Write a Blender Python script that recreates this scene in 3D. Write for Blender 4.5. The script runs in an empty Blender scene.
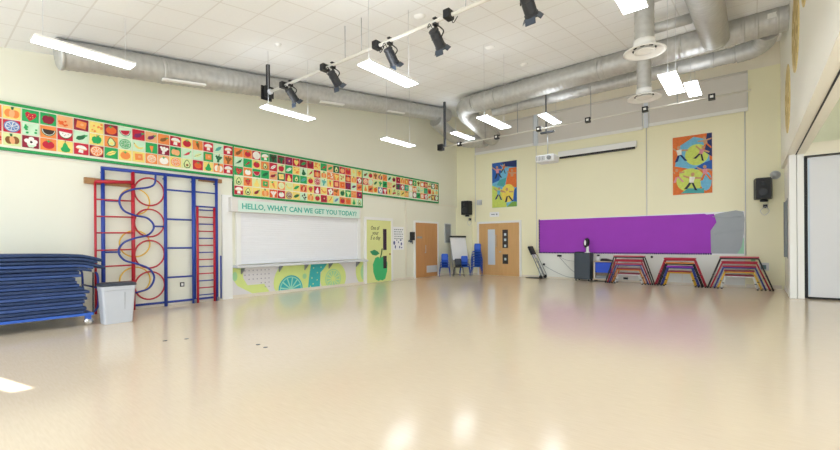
import bpy, bmesh, math, random
from math import sin, cos, pi, radians, sqrt
from mathutils import Vector, Matrix
random.seed(7)
SC = bpy.context.scene
COL = SC.collection
# ------------------------------------------------------------------ materials
def lin(c):
    return tuple((v/12.92 if v <= .04045 else ((v+.055)/1.055)**2.4) for v in c)
def hexc(h):
    return tuple(int(h[i:i+2], 16)/255 for i in (0, 2, 4))
MATS = {}
def mat(name, h, rough=.6, metal=0., emit=0., var=.03, scale=6., spec=.5, bump=0., bscale=40.):
    if name in MATS: return MATS[name]
    m = bpy.data.materials.new(name); m.use_nodes = True
    nt = m.node_tree; b = nt.nodes['Principled BSDF']
    c = lin(hexc(h))
    b.inputs['Roughness'].default_value = rough
    b.inputs['Metallic'].default_value = metal
    b.inputs['Specular IOR Level'].default_value = spec
    b.inputs['Base Color'].default_value = (*c, 1)
    if emit:
        b.inputs['Emission Color'].default_value = (*c, 1)
        b.inputs['Emission Strength'].default_value = emit
    elif var:
        tc = nt.nodes.new('ShaderNodeTexCoord')
        no = nt.nodes.new('ShaderNodeTexNoise'); no.inputs['Scale'].default_value = scale
        no.inputs['Detail'].default_value = 3
        nt.links.new(tc.outputs['Object'], no.inputs['Vector'])
        mx = nt.nodes.new('ShaderNodeMix'); mx.data_type = 'RGBA'
        mx.inputs[6].default_value = (*[max(0, v*(1-var)) for v in c], 1)
        mx.inputs[7].default_value = (*[min(1, v*(1+var)) for v in c], 1)
        nt.links.new(no.outputs['Fac'], mx.inputs[0])
        nt.links.new(mx.outputs[2], b.inputs['Base Color'])
        if bump:
            n2 = nt.nodes.new('ShaderNodeTexNoise'); n2.inputs['Scale'].default_value = bscale
            nt.links.new(tc.outputs['Object'], n2.inputs['Vector'])
            bp = nt.nodes.new('ShaderNodeBump'); bp.inputs['Strength'].default_value = bump
            bp.inputs['Distance'].default_value = .01
            nt.links.new(n2.outputs['Fac'], bp.inputs['Height'])
            nt.links.new(bp.outputs['Normal'], b.inputs['Normal'])
    MATS[name] = m
    return m

WALL_L = mat('paint_left', 'eae9d8', .7, var=.012, scale=1.2)
WALL_F = mat('paint_far', 'f3efcf', .7, var=.012, scale=1.2)
WALL_R = mat('paint_right', 'f3f1e6', .6, var=.012, scale=1.2)
WHITE = mat('white_paint', 'efefec', .45, var=.01)
WHITE_B = mat('white_plastic', 'e9ecef', .4, var=.01)
CREAM = mat('cream_paint', 'efe9d8', .6, var=.01)
BLIND = mat('blind_fabric', 'dcd8d2', .8, var=.02, scale=3)
DADO = mat('dado_white', 'e9ebe4', .5, var=.015)
SKIRT = mat('skirting', 'e4dccb', .45, var=.02)
BLACK = mat('black_plastic', '191a1d', .45)
SPOT = mat('spot_black', '2b2d31', .45)
FLAP = mat('barn_door_slate', '3b4654', .4)
GREY = mat('grey_plastic', '8d9297', .5)
DGREY = mat('dark_grey', '474c52', .5)
LGREY = mat('light_grey', 'cfd1d4', .5)
STEEL = mat('steel', 'b9bcc0', .35, .8)
GALV = mat('galvanised', 'c4c4c1', .5, .6, var=.2, scale=9)
CHROME = mat('chrome', 'd8d8d8', .25, .9)
BARW = mat('bar_white', 'dcd9d0', .4)
LAMP = mat('lamp_diffuser', 'f2f8ff', .4, emit=8.5)
UPFILL = mat('ceiling_fill_glow', 'f2f8ff', .4, emit=4.)  # added upward glow, fill light for the ceiling
HOUS = mat('lamp_housing', 'f4f4f2', .4, var=.01)
GREENB = mat('border_green', '1f9a50', .55)
PAPER = mat('board_paper', 'f0ecd8', .8)
NAVY = mat('mat_navy', '2f4573', .75, var=.25, scale=4, bump=.2, bscale=20)
NAVY2 = mat('mat_navy_dark', '293d63', .75, var=.25, scale=5, bump=.2, bscale=20)
NAVY3 = mat('mat_navy_worn', '39538a', .75, var=.3, scale=5, bump=.2, bscale=20)
BLUE = mat('frame_blue', '213e99', .4)
TBLUE = mat('trolley_blue', '2b5fc0', .4)
RED = mat('frame_red', 'b81d2e', .4)
YEL = mat('frame_yellow', 'e9bd3c', .4)
WOODB = mat('batten_wood', 'a5794b', .6, var=.15, scale=12)
CHAIR = mat('chair_blue', '2860d2', .45)
CHLEG = mat('chair_leg_blue', '2c56b8', .4)
CHARC = mat('chair_charcoal', '3a3f47', .5)
PURPLE = mat('purple_paper', 'a443c4', .85, var=.06, scale=2)
PURP2 = mat('purple_trim', '4e2a78', .8)
GSHEET = mat('grey_paper', 'a9b0b6', .85, var=.06, scale=3)
GRSLIV = mat('green_paper', '9fd3b4', .85)
BRASS = mat('gold_card', 'dcc78a', .6, var=.35, scale=9)
DOORG = mat('door_green', 'dfe39a', .5, var=.02)
APPLE = mat('apple_green', '3fb873', .6)
LEAFG = mat('leaf_green', '2f8f62', .6)
GLASSD = mat('dark_glass', '3a3338', .15, var=.02)
GLASSL = mat('frosted_glass', 'cfdbe8', .2, var=.02)
INK = mat('ink', '24352e', .7)
TEAL = mat('teal_letters', '45b09c', .6)
MINTP = mat('fascia_mint', 'd4e6da', .6)
SHUT = mat('shutter_white', 'eaebee', .4, var=.01)
HUTCH = mat('hatch_grey', 'dcd8d2', .5)
MUR0 = mat('mural_pale', 'e2dfe0', .7)
MUR_L = mat('mural_lime', 'd9e790', .7)
MUR_G = mat('mural_green', 'a9dba5', .7)
MUR_T = mat('mural_teal', '3fb2b5', .7)
MUR_M = mat('mural_mint', '9fdcc4', .7)
MUR_D = mat('mural_dot', 'a8a3b0', .7)
CAB = mat('cabinet_slate', '3c4650', .5)
TRAY = mat('tray_blue', '1f4fd0', .45)
BINB = mat('bin_grey', 'c2c6cc', .5)
BINL = mat('bin_lid', '2f3642', .5)
SHEETW = mat('sheet_white', 'f3f4f6', .7, var=.01)
PANEL = mat('partition_white', 'dcdde1', .5, var=.01)
SEAL = mat('partition_seal', '14161a', .6)
ADJ = mat('paint_next_room', 'e3e6d0', .7, var=.01)

def wood(name, h, h2):
    m = mat(name, h, .4, var=0); nt = m.node_tree; b = nt.nodes['Principled BSDF']
    tc = nt.nodes.new('ShaderNodeTexCoord'); mp = nt.nodes.new('ShaderNodeMapping')
    mp.inputs['Scale'].default_value = (14, 14, .8)
    no = nt.nodes.new('ShaderNodeTexNoise'); no.inputs['Scale'].default_value = 2; no.inputs['Detail'].default_value = 5
    cr = nt.nodes.new('ShaderNodeMix'); cr.data_type = 'RGBA'
    cr.inputs[6].default_value = (*lin(hexc(h)), 1); cr.inputs[7].default_value = (*lin(hexc(h2)), 1)
    nt.links.new(tc.outputs['Object'], mp.inputs[0]); nt.links.new(mp.outputs[0], no.inputs['Vector'])
    nt.links.new(no.outputs['Fac'], cr.inputs[0]); nt.links.new(cr.outputs[2], b.inputs['Base Color'])
    return m
OAK = wood('oak_veneer', 'c99b63', 'dcb27c')
OAK2 = wood('oak_dark', 'b98450', 'cf9a64')

def floor_mat():
    m = bpy.data.materials.new('sheet_floor'); m.use_nodes = True; nt = m.node_tree
    b = nt.nodes['Principled BSDF']; N = nt.nodes.new; L = nt.links.new
    tc = N('ShaderNodeTexCoord'); mp = N('ShaderNodeMapping'); mp.inputs['Scale'].default_value = (2.2, 22, 1)
    n1 = N('ShaderNodeTexNoise'); n1.inputs['Scale'].default_value = 3; n1.inputs['Detail'].default_value = 6
    n2 = N('ShaderNodeTexNoise'); n2.inputs['Scale'].default_value = .5
    L(tc.outputs['Object'], mp.inputs[0]); L(mp.outputs[0], n1.inputs['Vector']); L(tc.outputs['Object'], n2.inputs['Vector'])
    mx = N('ShaderNodeMix'); mx.data_type = 'RGBA'
    mx.inputs[6].default_value = (*lin(hexc('d5c4ab')), 1); mx.inputs[7].default_value = (*lin(hexc('e4d6c1')), 1)
    L(n1.outputs['Fac'], mx.inputs[0]); L(mx.outputs[2], b.inputs['Base Color'])
    mr = N('ShaderNodeMapRange'); mr.inputs['To Min'].default_value = .13; mr.inputs['To Max'].default_value = .17
    L(n2.outputs['Fac'], mr.inputs['Value']); L(mr.outputs[0], b.inputs['Roughness'])
    b.inputs['Specular IOR Level'].default_value = .5
    bp = N('ShaderNodeBump'); bp.inputs['Strength'].default_value = .006; bp.inputs['Distance'].default_value = .01
    n3 = N('ShaderNodeTexNoise'); n3.inputs['Scale'].default_value = 9
    L(tc.outputs['Object'], n3.inputs['Vector']); L(n3.outputs['Fac'], bp.inputs['Height']); L(bp.outputs['Normal'], b.inputs['Normal'])
    return m
FLOOR = floor_mat()
def ceil_mat():
    m = bpy.data.materials.new('ceiling_tiles'); m.use_nodes = True; nt = m.node_tree
    b = nt.nodes['Principled BSDF']; N = nt.nodes.new; L = nt.links.new
    tc = N('ShaderNodeTexCoord'); sp = N('ShaderNodeSeparateXYZ'); L(tc.outputs['Object'], sp.inputs[0])
    outs = []
    for ax, off in (('X', 3.855), ('Y', -1.79)):
        a = N('ShaderNodeMath'); a.operation = 'ADD'; a.inputs[1].default_value = off + .667*40 + .3335
        L(sp.outputs[ax], a.inputs[0])
        d = N('ShaderNodeMath'); d.operation = 'DIVIDE'; d.inputs[1].default_value = .667; L(a.outputs[0], d.inputs[0])
        f = N('ShaderNodeMath'); f.operation = 'FRACT'; L(d.outputs[0], f.inputs[0])
        s = N('ShaderNodeMath'); s.operation = 'SUBTRACT'; s.inputs[1].default_value = .5; L(f.outputs[0], s.inputs[0])
        ab = N('ShaderNodeMath'); ab.operation = 'ABSOLUTE'; L(s.outputs[0], ab.inputs[0])
        lt = N('ShaderNodeMath'); lt.operation = 'LESS_THAN'; lt.inputs[1].default_value = .018; L(ab.outputs[0], lt.inputs[0])
        outs.append(lt)
    mxx = N('ShaderNodeMath'); mxx.operation = 'MAXIMUM'; L(outs[0].outputs[0], mxx.inputs[0]); L(outs[1].outputs[0], mxx.inputs[1])
    no = N('ShaderNodeTexNoise'); no.inputs['Scale'].default_value = 30; L(tc.outputs['Object'], no.inputs['Vector'])
    t = N('ShaderNodeMix'); t.data_type = 'RGBA'
    t.inputs[6].default_value = (*lin(hexc('edeeee')), 1); t.inputs[7].default_value = (*lin(hexc('f4f5f5')), 1)
    L(no.outputs['Fac'], t.inputs[0])
    mx = N('ShaderNodeMix'); mx.data_type = 'RGBA'; mx.inputs[7].default_value = (*lin(hexc('e2e1df')), 1)
    L(t.outputs[2], mx.inputs[6]); L(mxx.outputs[0], mx.inputs[0]); L(mx.outputs[2], b.inputs['Base Color'])
    b.inputs['Roughness'].default_value = .85
    return m
CEIL = ceil_mat()

# ------------------------------------------------------------------ mesh building
class MB:
    def __init__(s): s.v = []; s.f = []
    def add(s, vs, fs, m=0, smooth=False):
        o = len(s.v); s.v += [Vector(v) for v in vs]
        s.f += [(tuple(i+o for i in f), m, smooth) for f in fs]
    def box(s, x0, y0, z0, x1, y1, z1, m=0):
        s.add([(x0,y0,z0),(x1,y0,z0),(x1,y1,z0),(x0,y1,z0),(x0,y0,z1),(x1,y0,z1),(x1,y1,z1),(x0,y1,z1)],
              [(0,3,2,1),(4,5,6,7),(0,1,5,4),(1,2,6,5),(2,3,7,6),(3,0,4,7)], m)
        return s
    def obox(s, c, ax, ay, az, m=0):
        c, ax, ay, az = map(Vector, (c, ax, ay, az))
        vs = [c+ax*i+ay*j+az*k for k in (-1,1) for (i,j) in ((-1,-1),(1,-1),(1,1),(-1,1))]
        s.add(vs, [(0,3,2,1),(4,5,6,7),(0,1,5,4),(1,2,6,5),(2,3,7,6),(3,0,4,7)], m); return s
    def tube(s, pts, r, n=8, m=0, closed=False, smooth=True):
        pts = [Vector(p) for p in pts]; k = len(pts)
        rs = r if isinstance(r, (list, tuple)) else [r]*k
        def tan(i):
            if closed: return (pts[(i+1) % k]-pts[i-1]).normalized()
            if i == 0: return (pts[1]-pts[0]).normalized()
            if i == k-1: return (pts[-1]-pts[-2]).normalized()
            return ((pts[i+1]-pts[i]).normalized()+(pts[i]-pts[i-1]).normalized()).normalized()
        t = tan(0); u = t.orthogonal().normalized(); vs = []
        for i in range(k):
            t2 = tan(i)
            u = (u - t2*u.dot(t2)); u = u.normalized() if u.length > 1e-6 else t2.orthogonal().normalized()
            w = t2.cross(u)
            for j in range(n):
                a = 2*pi*j/n; vs.append(pts[i]+(u*cos(a)+w*sin(a))*rs[i])
        fs = []
        for i in range(k if closed else k-1):
            a = i*n; b = ((i+1) % k)*n
            for j in range(n): fs.append((a+j, a+(j+1) % n, b+(j+1) % n, b+j))
        s.add(vs, fs, m, smooth)
        if not closed:
            o = len(s.v)-len(vs)
            s.f.append((tuple(o+j for j in reversed(range(n))), m, False))
            s.f.append((tuple(o+(k-1)*n+j for j in range(n)), m, False))
        return s
    def lathe(s, prof, o=(0,0,0), axis=(0,0,1), n=20, m=0, smooth=True):
        o = Vector(o); ax = Vector(axis).normalized(); u = ax.orthogonal().normalized(); w = ax.cross(u)
        vs = []; fs = []
        for (r, h) in prof:
            for j in range(n):
                a = 2*pi*j/n; vs.append(o+ax*h+(u*cos(a)+w*sin(a))*max(r, 1e-4))
        for i in range(len(prof)-1):
            for j in range(n): fs.append((i*n+j, i*n+(j+1) % n, (i+1)*n+(j+1) % n, (i+1)*n+j))
        fs.append(tuple(reversed(range(n)))); fs.append(tuple((len(prof)-1)*n+j for j in range(n)))
        s.add(vs, fs, m, smooth); return s
    def prism(s, poly, o, U, V, d, m=0, smooth=False, base=0.):
        o, U, V = Vector(o), Vector(U), Vector(V); Nn = U.cross(V); k = len(poly)
        vs = [o+U*a+V*b+Nn*base for a, b in poly]+[o+U*a+V*b+Nn*(base+d) for a, b in poly]
        fs = [tuple(reversed(range(k))), tuple(range(k, 2*k))]+[(i, (i+1) % k, k+(i+1) % k, k+i) for i in range(k)]
        s.add(vs, fs, m, smooth); return s
    def text(s, body, size, o, U, V, d=.004, m=0, width=None, align='LEFT', shear=0., bold=0.):
        cu = bpy.data.curves.new('txt', 'FONT'); cu.body = body; cu.size = size; cu.extrude = d/2; cu.resolution_u = 2
        cu.shear = shear; cu.offset = bold; cu.align_x = align
        ob = bpy.data.objects.new('txt', cu); COL.objects.link(ob)
        dg = bpy.context.evaluated_depsgraph_get(); me = bpy.data.meshes.new_from_object(ob.evaluated_get(dg))
        xs = [v.co.x for v in me.vertices]; k = 1.
        if width: k = width/(max(xs)-min(xs))
        o, U, V = Vector(o), Vector(U), Vector(V); Nn = U.cross(V)
        s.add([o+U*(v.co.x*k)+V*v.co.y+Nn*(v.co.z+d/2) for v in me.vertices], [tuple(p.vertices) for p in me.polygons], m)
        bpy.data.objects.remove(ob); bpy.data.curves.remove(cu); bpy.data.meshes.remove(me); return s
    def build(s, name, mats, parent=None, off=None, bevel=0., fix=True):
        me = bpy.data.meshes.new(name)
        o = Vector(off) if off is not None else (Vector(parent['_o']) if parent is not None and '_o' in parent else Vector((0,0,0)))
        me.from_pydata([v-o for v in s.v], [], [f[0] for f in s.f])
        for mm in (mats if isinstance(mats, (list, tuple)) else [mats]): me.materials.append(mm)
        for p, f in zip(me.polygons, s.f): p.material_index = f[1]; p.use_smooth = f[2]
        if fix:
            bm = bmesh.new(); bm.from_mesh(me); bmesh.ops.recalc_face_normals(bm, faces=bm.faces); bm.to_mesh(me); bm.free()
        ob = bpy.data.objects.new(name, me); COL.objects.link(ob)
        if parent is not None: ob.parent = parent
        elif off is not None: ob.location = o
        if bevel:
            bv = ob.modifiers.new('bevel', 'BEVEL'); bv.width = bevel; bv.segments = 2; bv.limit_method = 'ANGLE'
        return ob
    def pieces(s):
        par = list(range(len(s.v)))
        def fd(i):
            while par[i] != i: par[i] = par[par[i]]; i = par[i]
            return i
        for f in s.f:
            for j in f[0][1:]: par[fd(j)] = fd(f[0][0])
        out = {}
        for f in s.f: out.setdefault(fd(f[0][0]), []).append(f)
        for fs in out.values():
            ids = sorted({i for f in fs for i in f[0]}); mp = {i: k for k, i in enumerate(ids)}
            m = MB(); m.v = [s.v[i] for i in ids]; m.f = [(tuple(mp[i] for i in f[0]), f[1], f[2]) for f in fs]
            yield m
    def each(s, name, mats, parent=None, off=None, bevel=0.):
        """every separate piece becomes a part of its own"""
        return [m.build(name, mats, parent, off, bevel) for m in s.pieces()]
    def solo(s, name, mats, label, cat, group=None, bevel=0.):
        xs = [v.x for v in s.v]; ys = [v.y for v in s.v]; zs = [v.z for v in s.v]
        ob = s.build(name, mats, off=((min(xs)+max(xs))/2, (min(ys)+max(ys))/2, min(zs)), bevel=bevel)
        return tag(ob, label, cat, group)
def tag(o, label, cat, group=None):
    o['label'] = label; o['category'] = cat
    if group: o['group'] = group
    return o
def thing(name, loc, label, cat, group=None):
    o = bpy.data.objects.new(name, None); COL.objects.link(o); o.location = loc; o['_o'] = list(loc)
    o.empty_display_size = .1
    return tag(o, label, cat, group)
def struct(mb, name, mats, parent=None, bevel=0.):
    o = mb.build(name, mats, parent, bevel=bevel)
    if parent is None: o['kind'] = 'structure'
    return o
def dup(root, loc, rz=None, label=None, group=None):
    r = root.copy(); COL.objects.link(r); r.location = loc
    if rz is not None: r.rotation_euler = (0, 0, rz)
    if label: r['label'] = label
    if group: r['group'] = group
    for ch in list(root.children):
        c = ch.copy(); COL.objects.link(c); c.parent = r
        for g in ch.children:
            d = g.copy(); COL.objects.link(d); d.parent = c
    return r
def curve(pts, n=6):
    """Catmull-Rom through points"""
    P = [Vector(p) for p in pts]; P = [P[0]*2-P[1]]+P+[P[-1]*2-P[-2]]; out = []
    for i in range(1, len(P)-2):
        for k in range(n):
            t = k/n; a, b, c, d = P[i-1:i+3]
            out.append(.5*((2*b)+(c-a)*t+(2*a-5*b+4*c-d)*t*t+(3*b-a-3*c+d)*t**3))
    return out+[P[-2]]
ORD = 'zeroth first second third fourth fifth sixth seventh eighth ninth tenth eleventh twelfth thirteenth fourteenth fifteenth sixteenth seventeenth eighteenth nineteenth'.split()

# ------------------------------------------------------------------ room dimensions
XL, XR, YF, YB = -10.33, .70, 15.59, -3.5
def cz(y): return 4.73+.15*y
LU, LV = (0,1,0), (0,0,1)      # left wall: right, up
FU, FV = (1,0,0), (0,0,1)      # far wall
# floor
struct(MB().box(XL-.2, YB, -.1, 8, YF+.2, 0), 'floor', FLOOR)
# ceiling (monopitch)
b = MB()
b.add([(XL-.2,YB,cz(YB)),(XR+.38,YB,cz(YB)),(XR+.38,YF+.2,cz(YF+.2)),(XL-.2,YF+.2,cz(YF+.2)),
       (XL-.2,YB,cz(YB)+.2),(XR+.38,YB,cz(YB)+.2),(XR+.38,YF+.2,cz(YF+.2)+.2),(XL-.2,YF+.2,cz(YF+.2)+.2)],
      [(0,3,2,1),(4,5,6,7),(0,1,5,4),(1,2,6,5),(2,3,7,6),(3,0,4,7)])
struct(b, 'ceiling', CEIL)
# left wall with an unseen slot added to let in the floor sun patch
WY0, WY1, WZ0, WZ1 = -.52, -.3, 2.35, 2.85
b = MB()
def wallseg(b, y0, y1, z0, top=None, z1=None):
    za = z1 if z1 is not None else cz(y0); zb = z1 if z1 is not None else cz(y1)
    b.add([(XL-.2,y0,z0),(XL,y0,z0),(XL,y1,z0),(XL-.2,y1,z0),(XL-.2,y0,za),(XL,y0,za),(XL,y1,zb),(XL-.2,y1,zb)],
          [(0,3,2,1),(4,5,6,7),(0,1,5,4),(1,2,6,5),(2,3,7,6),(3,0,4,7)])
wallseg(b, YB, WY0, 0); wallseg(b, WY1, YF, 0); wallseg(b, WY0, WY1, 0, z1=WZ0); wallseg(b, WY0, WY1, WZ1)
struct(b, 'wall_left', WALL_L)
b = MB()
for (y0, y1, z0, z1) in ((WY0,WY0+.03,WZ0,WZ1),(WY1-.03,WY1,WZ0,WZ1),(WY0,WY1,WZ0,WZ0+.03),(WY0,WY1,WZ1-.03,WZ1)):
    b.box(XL-.12, y0, z0, XL-.06, y1, z1)
struct(b, 'sun_slot_1', WHITE)  # frame of the added sun slot, out of view
# far wall
struct(MB().box(XL-.2, YF, 0, 5.2, YF+.2, 6.42), 'wall_far', WALL_F)
struct(MB().box(XL-.2, YF-.005, 6.42, XR+.2, YF+.2, cz(YF)), 'wall_far_upper', CREAM)
# right wall stub, post and bulkhead over the opening
XS, BZ, BX = .77, 3.42, XR+.32
struct(MB().box(XS,13.72,0,BX,YF,BZ), 'wall_right', WALL_R)
b = MB(); b.add([(XR,YB,BZ),(BX,YB,BZ),(BX,YF,BZ),(XR,YF,BZ),(XR,YB,cz(YB)),(BX,YB,cz(YB)),(BX,YF,cz(YF)),(XR,YF,cz(YF))],
      [(0,3,2,1),(4,5,6,7),(0,1,5,4),(1,2,6,5),(2,3,7,6),(3,0,4,7)])
struct(b, 'wall_right_bulkhead', WALL_R)
struct(MB().box(.735,13.2,0,.865,13.72,BZ).box(.875,13.24,0,1.0,13.72,BZ), 'trim_1', WHITE, bevel=.006)   # opening post
struct(MB().box(.85,YB,BZ-.012,.872,13.2,BZ-.001), 'trim_2', SEAL)                       # partition track
struct(MB().box(1.0,13.25,3.36,5.2,13.72,3.66), 'trim_3', CREAM)
struct(MB().box(1.01,13.22,3.345,5.2,13.27,3.362), 'trim_4', SEAL)
struct(MB().box(1.03,13.73,0,5.2,13.9,5.0), 'wall_next_room', ADJ)
struct(MB().box(1.09,YB,5.0,5.2,13.9,5.15), 'ceiling_next_room', CREAM)
struct(MB().box(5.2,7.5,0,5.4,13.9,5.0), 'sky_blocker_wall', ADJ)  # unseen wall added to keep side sky light off the partition
# skirting, rails, boxing
struct(MB().box(XL,4.93,0,XL+.02,9.86,.07).box(XL,11.25,0,XL+.02,12.5,.07).box(XL,14.1,0,XL+.02,YF,.08).box(XL,.2,0,XL+.02,4.93,.08), 'baseboard_left', SKIRT)
struct(MB().box(XL,YF-.02,0,-9.25,YF,.08).box(-7.22,YF-.02,0,-6.5,YF,.08).box(-.1,YF-.02,0,XR,YF,.1), 'baseboard_far', SKIRT)
struct(MB().box(XS-.02,13.74,0,XS,YF-.03,.1), 'baseboard_right', WHITE)
struct(MB().box(XL,.1,3.0,XL+.018,YF,3.03), 'trim_5', CREAM)
struct(MB().box(XL,4.95,0,XL+.06,5.2,2.62), 'trim_6', WHITE)
struct(MB().box(-6.48,YF-.05,.06,-.12,YF,.93).box(-6.48,YF-.075,.9,-.12,YF,.945), 'trim_7', DADO)
b = MB()
for x in (-4.9,-3.3,-1.7): b.box(x-.006,YF-.054,.08,x+.006,YF-.05,.9)
b.box(-6.48,YF-.062,0,-.12,YF,.06)
struct(b, 'trim_8', SKIRT)
struct(MB().box(XL,YF-.1,0,-9.5,YF,2.95), 'trim_9', WALL_F)
b = MB()
for x in (-9.36,-6.57,-2.7,-.1):
    b.tube([(x,YF-.012,.95 if x > -9 else 2.3),(x,YF-.012,5.22)], .012, 6)
struct(b, 'trim_10', LGREY)
b = MB()
for y in (11.98, 12.04): b.tube([(XL+.012,y,.08),(XL+.012,y,2.98)], .012, 6)
struct(b, 'trim_11', CREAM)
# clerestory mullions between the blinds
struct(MB().box(-6.65,YF-.05,5.2,-6.5,YF,6.42).box(-2.78,YF-.05,5.2,-2.64,YF,6.42), 'trim_12', mat('mullion','dfe6ee',.4))

# ------------------------------------------------------------------ blinds, screen, projector
def blind(x0, x1, zb, label):
    t = thing('roller_blind', ((x0+x1)/2, YF-.03, zb), label, 'blind', 'clerestory roller blinds')
    MB().box(x0,YF-.045,zb,x1,YF-.03,6.36).build('fabric', BLIND, t)
    MB().box(x0,YF-.07,zb-.04,x1,YF-.02,zb+.06).build('bottom_bar', WHITE, t)
    MB().tube([(x0,YF-.06,6.37),(x1,YF-.06,6.37)], .035, 8).build('roller_tube', BLIND, t)
    b = MB()
    for x in (x0+.01, x1-.01): b.box(x-.012,YF-.055,zb,x+.012,YF-.02,6.36)
    b.each('side_guide', LGREY, t)
blind(-9.34,-6.66,5.24,'pale grey roller blind over clerestory window, left above the blue dancer painting')
blind(-6.48,-2.8,5.2,'widest pale grey roller blind, middle of the clerestory above the projector screen case')
blind(-2.62,-.03,5.26,'pale grey roller blind at right end of clerestory, above the orange dancer painting')
t = thing('projector_screen', (-4.3,YF-.12,4.55), 'rolled up white projector screen case with black bottom edge on far wall', 'screen')
MB().box(-5.65,YF-.16,4.6,-2.98,YF-.002,4.8).build('case', WHITE, t, bevel=.015)
MB().box(-5.6,YF-.14,4.535,-3.03,YF-.06,4.6).build('weight_bar', BLACK, t)
t = thing('projector', (-5.2,13.25,3.98), 'white ceiling mounted projector hanging on a thin pole before far wall', 'projector')
MB().box(-5.52,13.0,4.0,-4.9,13.5,4.24).build('body', WHITE_B, t, bevel=.04)
MB().lathe([(.07,0),(.07,.04),(.05,.05)], (-5.05,13.0,4.12), (0,-1,0), 16).build('lens', GREY, t)
b = MB()
for i in range(6): b.box(-5.48+i*.05,12.993,4.05,-5.455+i*.05,13.0,4.19)
b.build('vent', GREY, t)
MB().tube([(-5.19,13.25,4.24),(-5.19,13.25,5.0)], .014, 8).build('drop_pole', STEEL, t)
MB().tube([(-5.24,13.25,5.0),(-5.24,13.25,cz(13.25)+.01)], .022, 8).box(-5.42,13.19,4.98,-4.98,13.31,5.03).build('ceiling_pole', DGREY, t)

# ------------------------------------------------------------------ ducts
def ribbed(path, r, step=.06):
    """resample a path and give it fine spiral seams"""
    P = [Vector(p) for p in path]; out = [P[0]]; rs = []
    for a, c in zip(P, P[1:]):
        n = max(1, int((c-a).length/step*2)); out += [a+(c-a)*(k/n) for k in range(1, n+1)]
    rs = [r*(1.035 if i % 4 == 0 else 1.) for i in range(len(out))]
    return out, rs
def duct(b, path, r, n=24):
    p, rs = ribbed(path, r); b.tube(p, rs, n)
def ring(b, c, axis, r, w=.03):
    b.lathe([(r*1.03,-w),(r*1.06,-w*.6),(r*1.06,w*.6),(r*1.03,w)], c, axis, 24)
# left duct
dx = -9.4
t = thing('ventilation_duct', (dx,1.6,4.5), 'long spiral steel duct running above the left wall fruit frieze', 'duct', 'spiral ventilation ducts')
pl = [(dx,1.68,cz(1.68)-.27),(dx,13.5,cz(13.5)-.29)]
b = MB(); duct(b, pl, .25); b.build('duct_run', GALV, t)
b = MB(); duct(b, curve([(dx,12.75,6.1),(dx-.02,13.1,5.98),(dx+.0,13.8,5.75),(dx+.25,14.35,5.58),(dx+.75,14.5,5.5),(-8.2,14.5,5.48)], 7), .25); b.build('elbow', GALV, t)
b = MB()
for y in (1.7,3.3,6.2,8.8,11.4): ring(b, (dx,y,cz(y)-.272), (0,1,.15), .25)
b.each('joint_band', GALV, t)
b = MB()
for y in (2.6,5.6,8.4,11.0): b.tube([(dx,y,cz(y)-.04),(dx,y,cz(y)+.02)], .012, 6)
b.each('hanger', STEEL, t)
b = MB()
for y in (3.68,7.6,10.3):
    b.obox((dx+.15,y,cz(y)-.5), (.05,0,0), (0,.42,.063), (0,-.003,.02))
b.each('slot_grille', WHITE, t)
# main cross duct
t = thing('ventilation_duct', (-3.3,12.4,6.0), 'largest galvanised duct crossing the room high before the far wall', 'duct', 'spiral ventilation ducts')
b = MB(); duct(b, [(XR-.005,12.4,6.42),(-7.45,12.4,6.22)], .31, 28); b.build('duct_run', GALV, t)
b = MB(); duct(b, [(-7.45,12.4,6.22),(-7.75,12.42,6.21),(-7.98,12.55,6.16),(-8.05,12.8,6.07),(-7.85,14.5,5.48)], .3, 28); b.build('elbow', GALV, t)
b = MB()
for x in (.5,.15,-.1,-1.35,-3.2,-3.35,-6.6,-7.4): ring(b, (x,12.4,6.42+(x-.7)*.0245), (1,0,.0245), .31)
b.each('joint_band', GALV, t)
b = MB()
for x in (-6.6,-3.35,-.1): b.tube([(x,12.4,6.5),(x,12.4,cz(12.4)+.01)], .014, 6).obox((x,12.4,6.58),(.05,0,0),(0,.03,0),(0,0,.03))
b.each('hanger', STEEL, t)
MB().box(.33,12.075,6.34,.49,12.09,6.45).build('data_label', WHITE, t)
# lower cross duct
t = thing('ventilation_duct', (-3.3,13.5,6.0), 'narrower steel duct running behind and just below the largest cross duct', 'duct', 'spiral ventilation ducts')
b = MB(); duct(b, [(-7.3,13.5,6.2),(-.25,13.5,6.22)], .19, 22); b.build('duct_run', GALV, t)
b = MB(); duct(b, curve([(-.25,13.5,6.22),(.1,13.45,6.24),(.3,13.2,6.28),(.36,12.75,6.33)], 6), .22, 22); b.build('elbow', GALV, t)
b = MB()
for x in (-.3,-.75,-2.8,-5.2): ring(b, (x,13.5,6.215), (1,0,0), .19)
b.each('joint_band', GALV, t)
# long duct toward the camera side
t = thing('ventilation_duct', (-.6,8,5.4), 'wide steel duct coming from near ceiling into the largest cross duct', 'duct', 'spiral ventilation ducts')
b = MB(); duct(b, [(-.6,3.0,cz(3)-.32),(-.62,12.0,cz(12.0)-.33)], .27, 26); b.build('duct_run', GALV, t)
b = MB(); b.tube([(-.62,11.9,cz(11.9)-.33),(-.62,12.06,cz(12.0)-.33)], [.272,.285], 26); b.build('saddle_collar', GALV, t)
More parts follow.
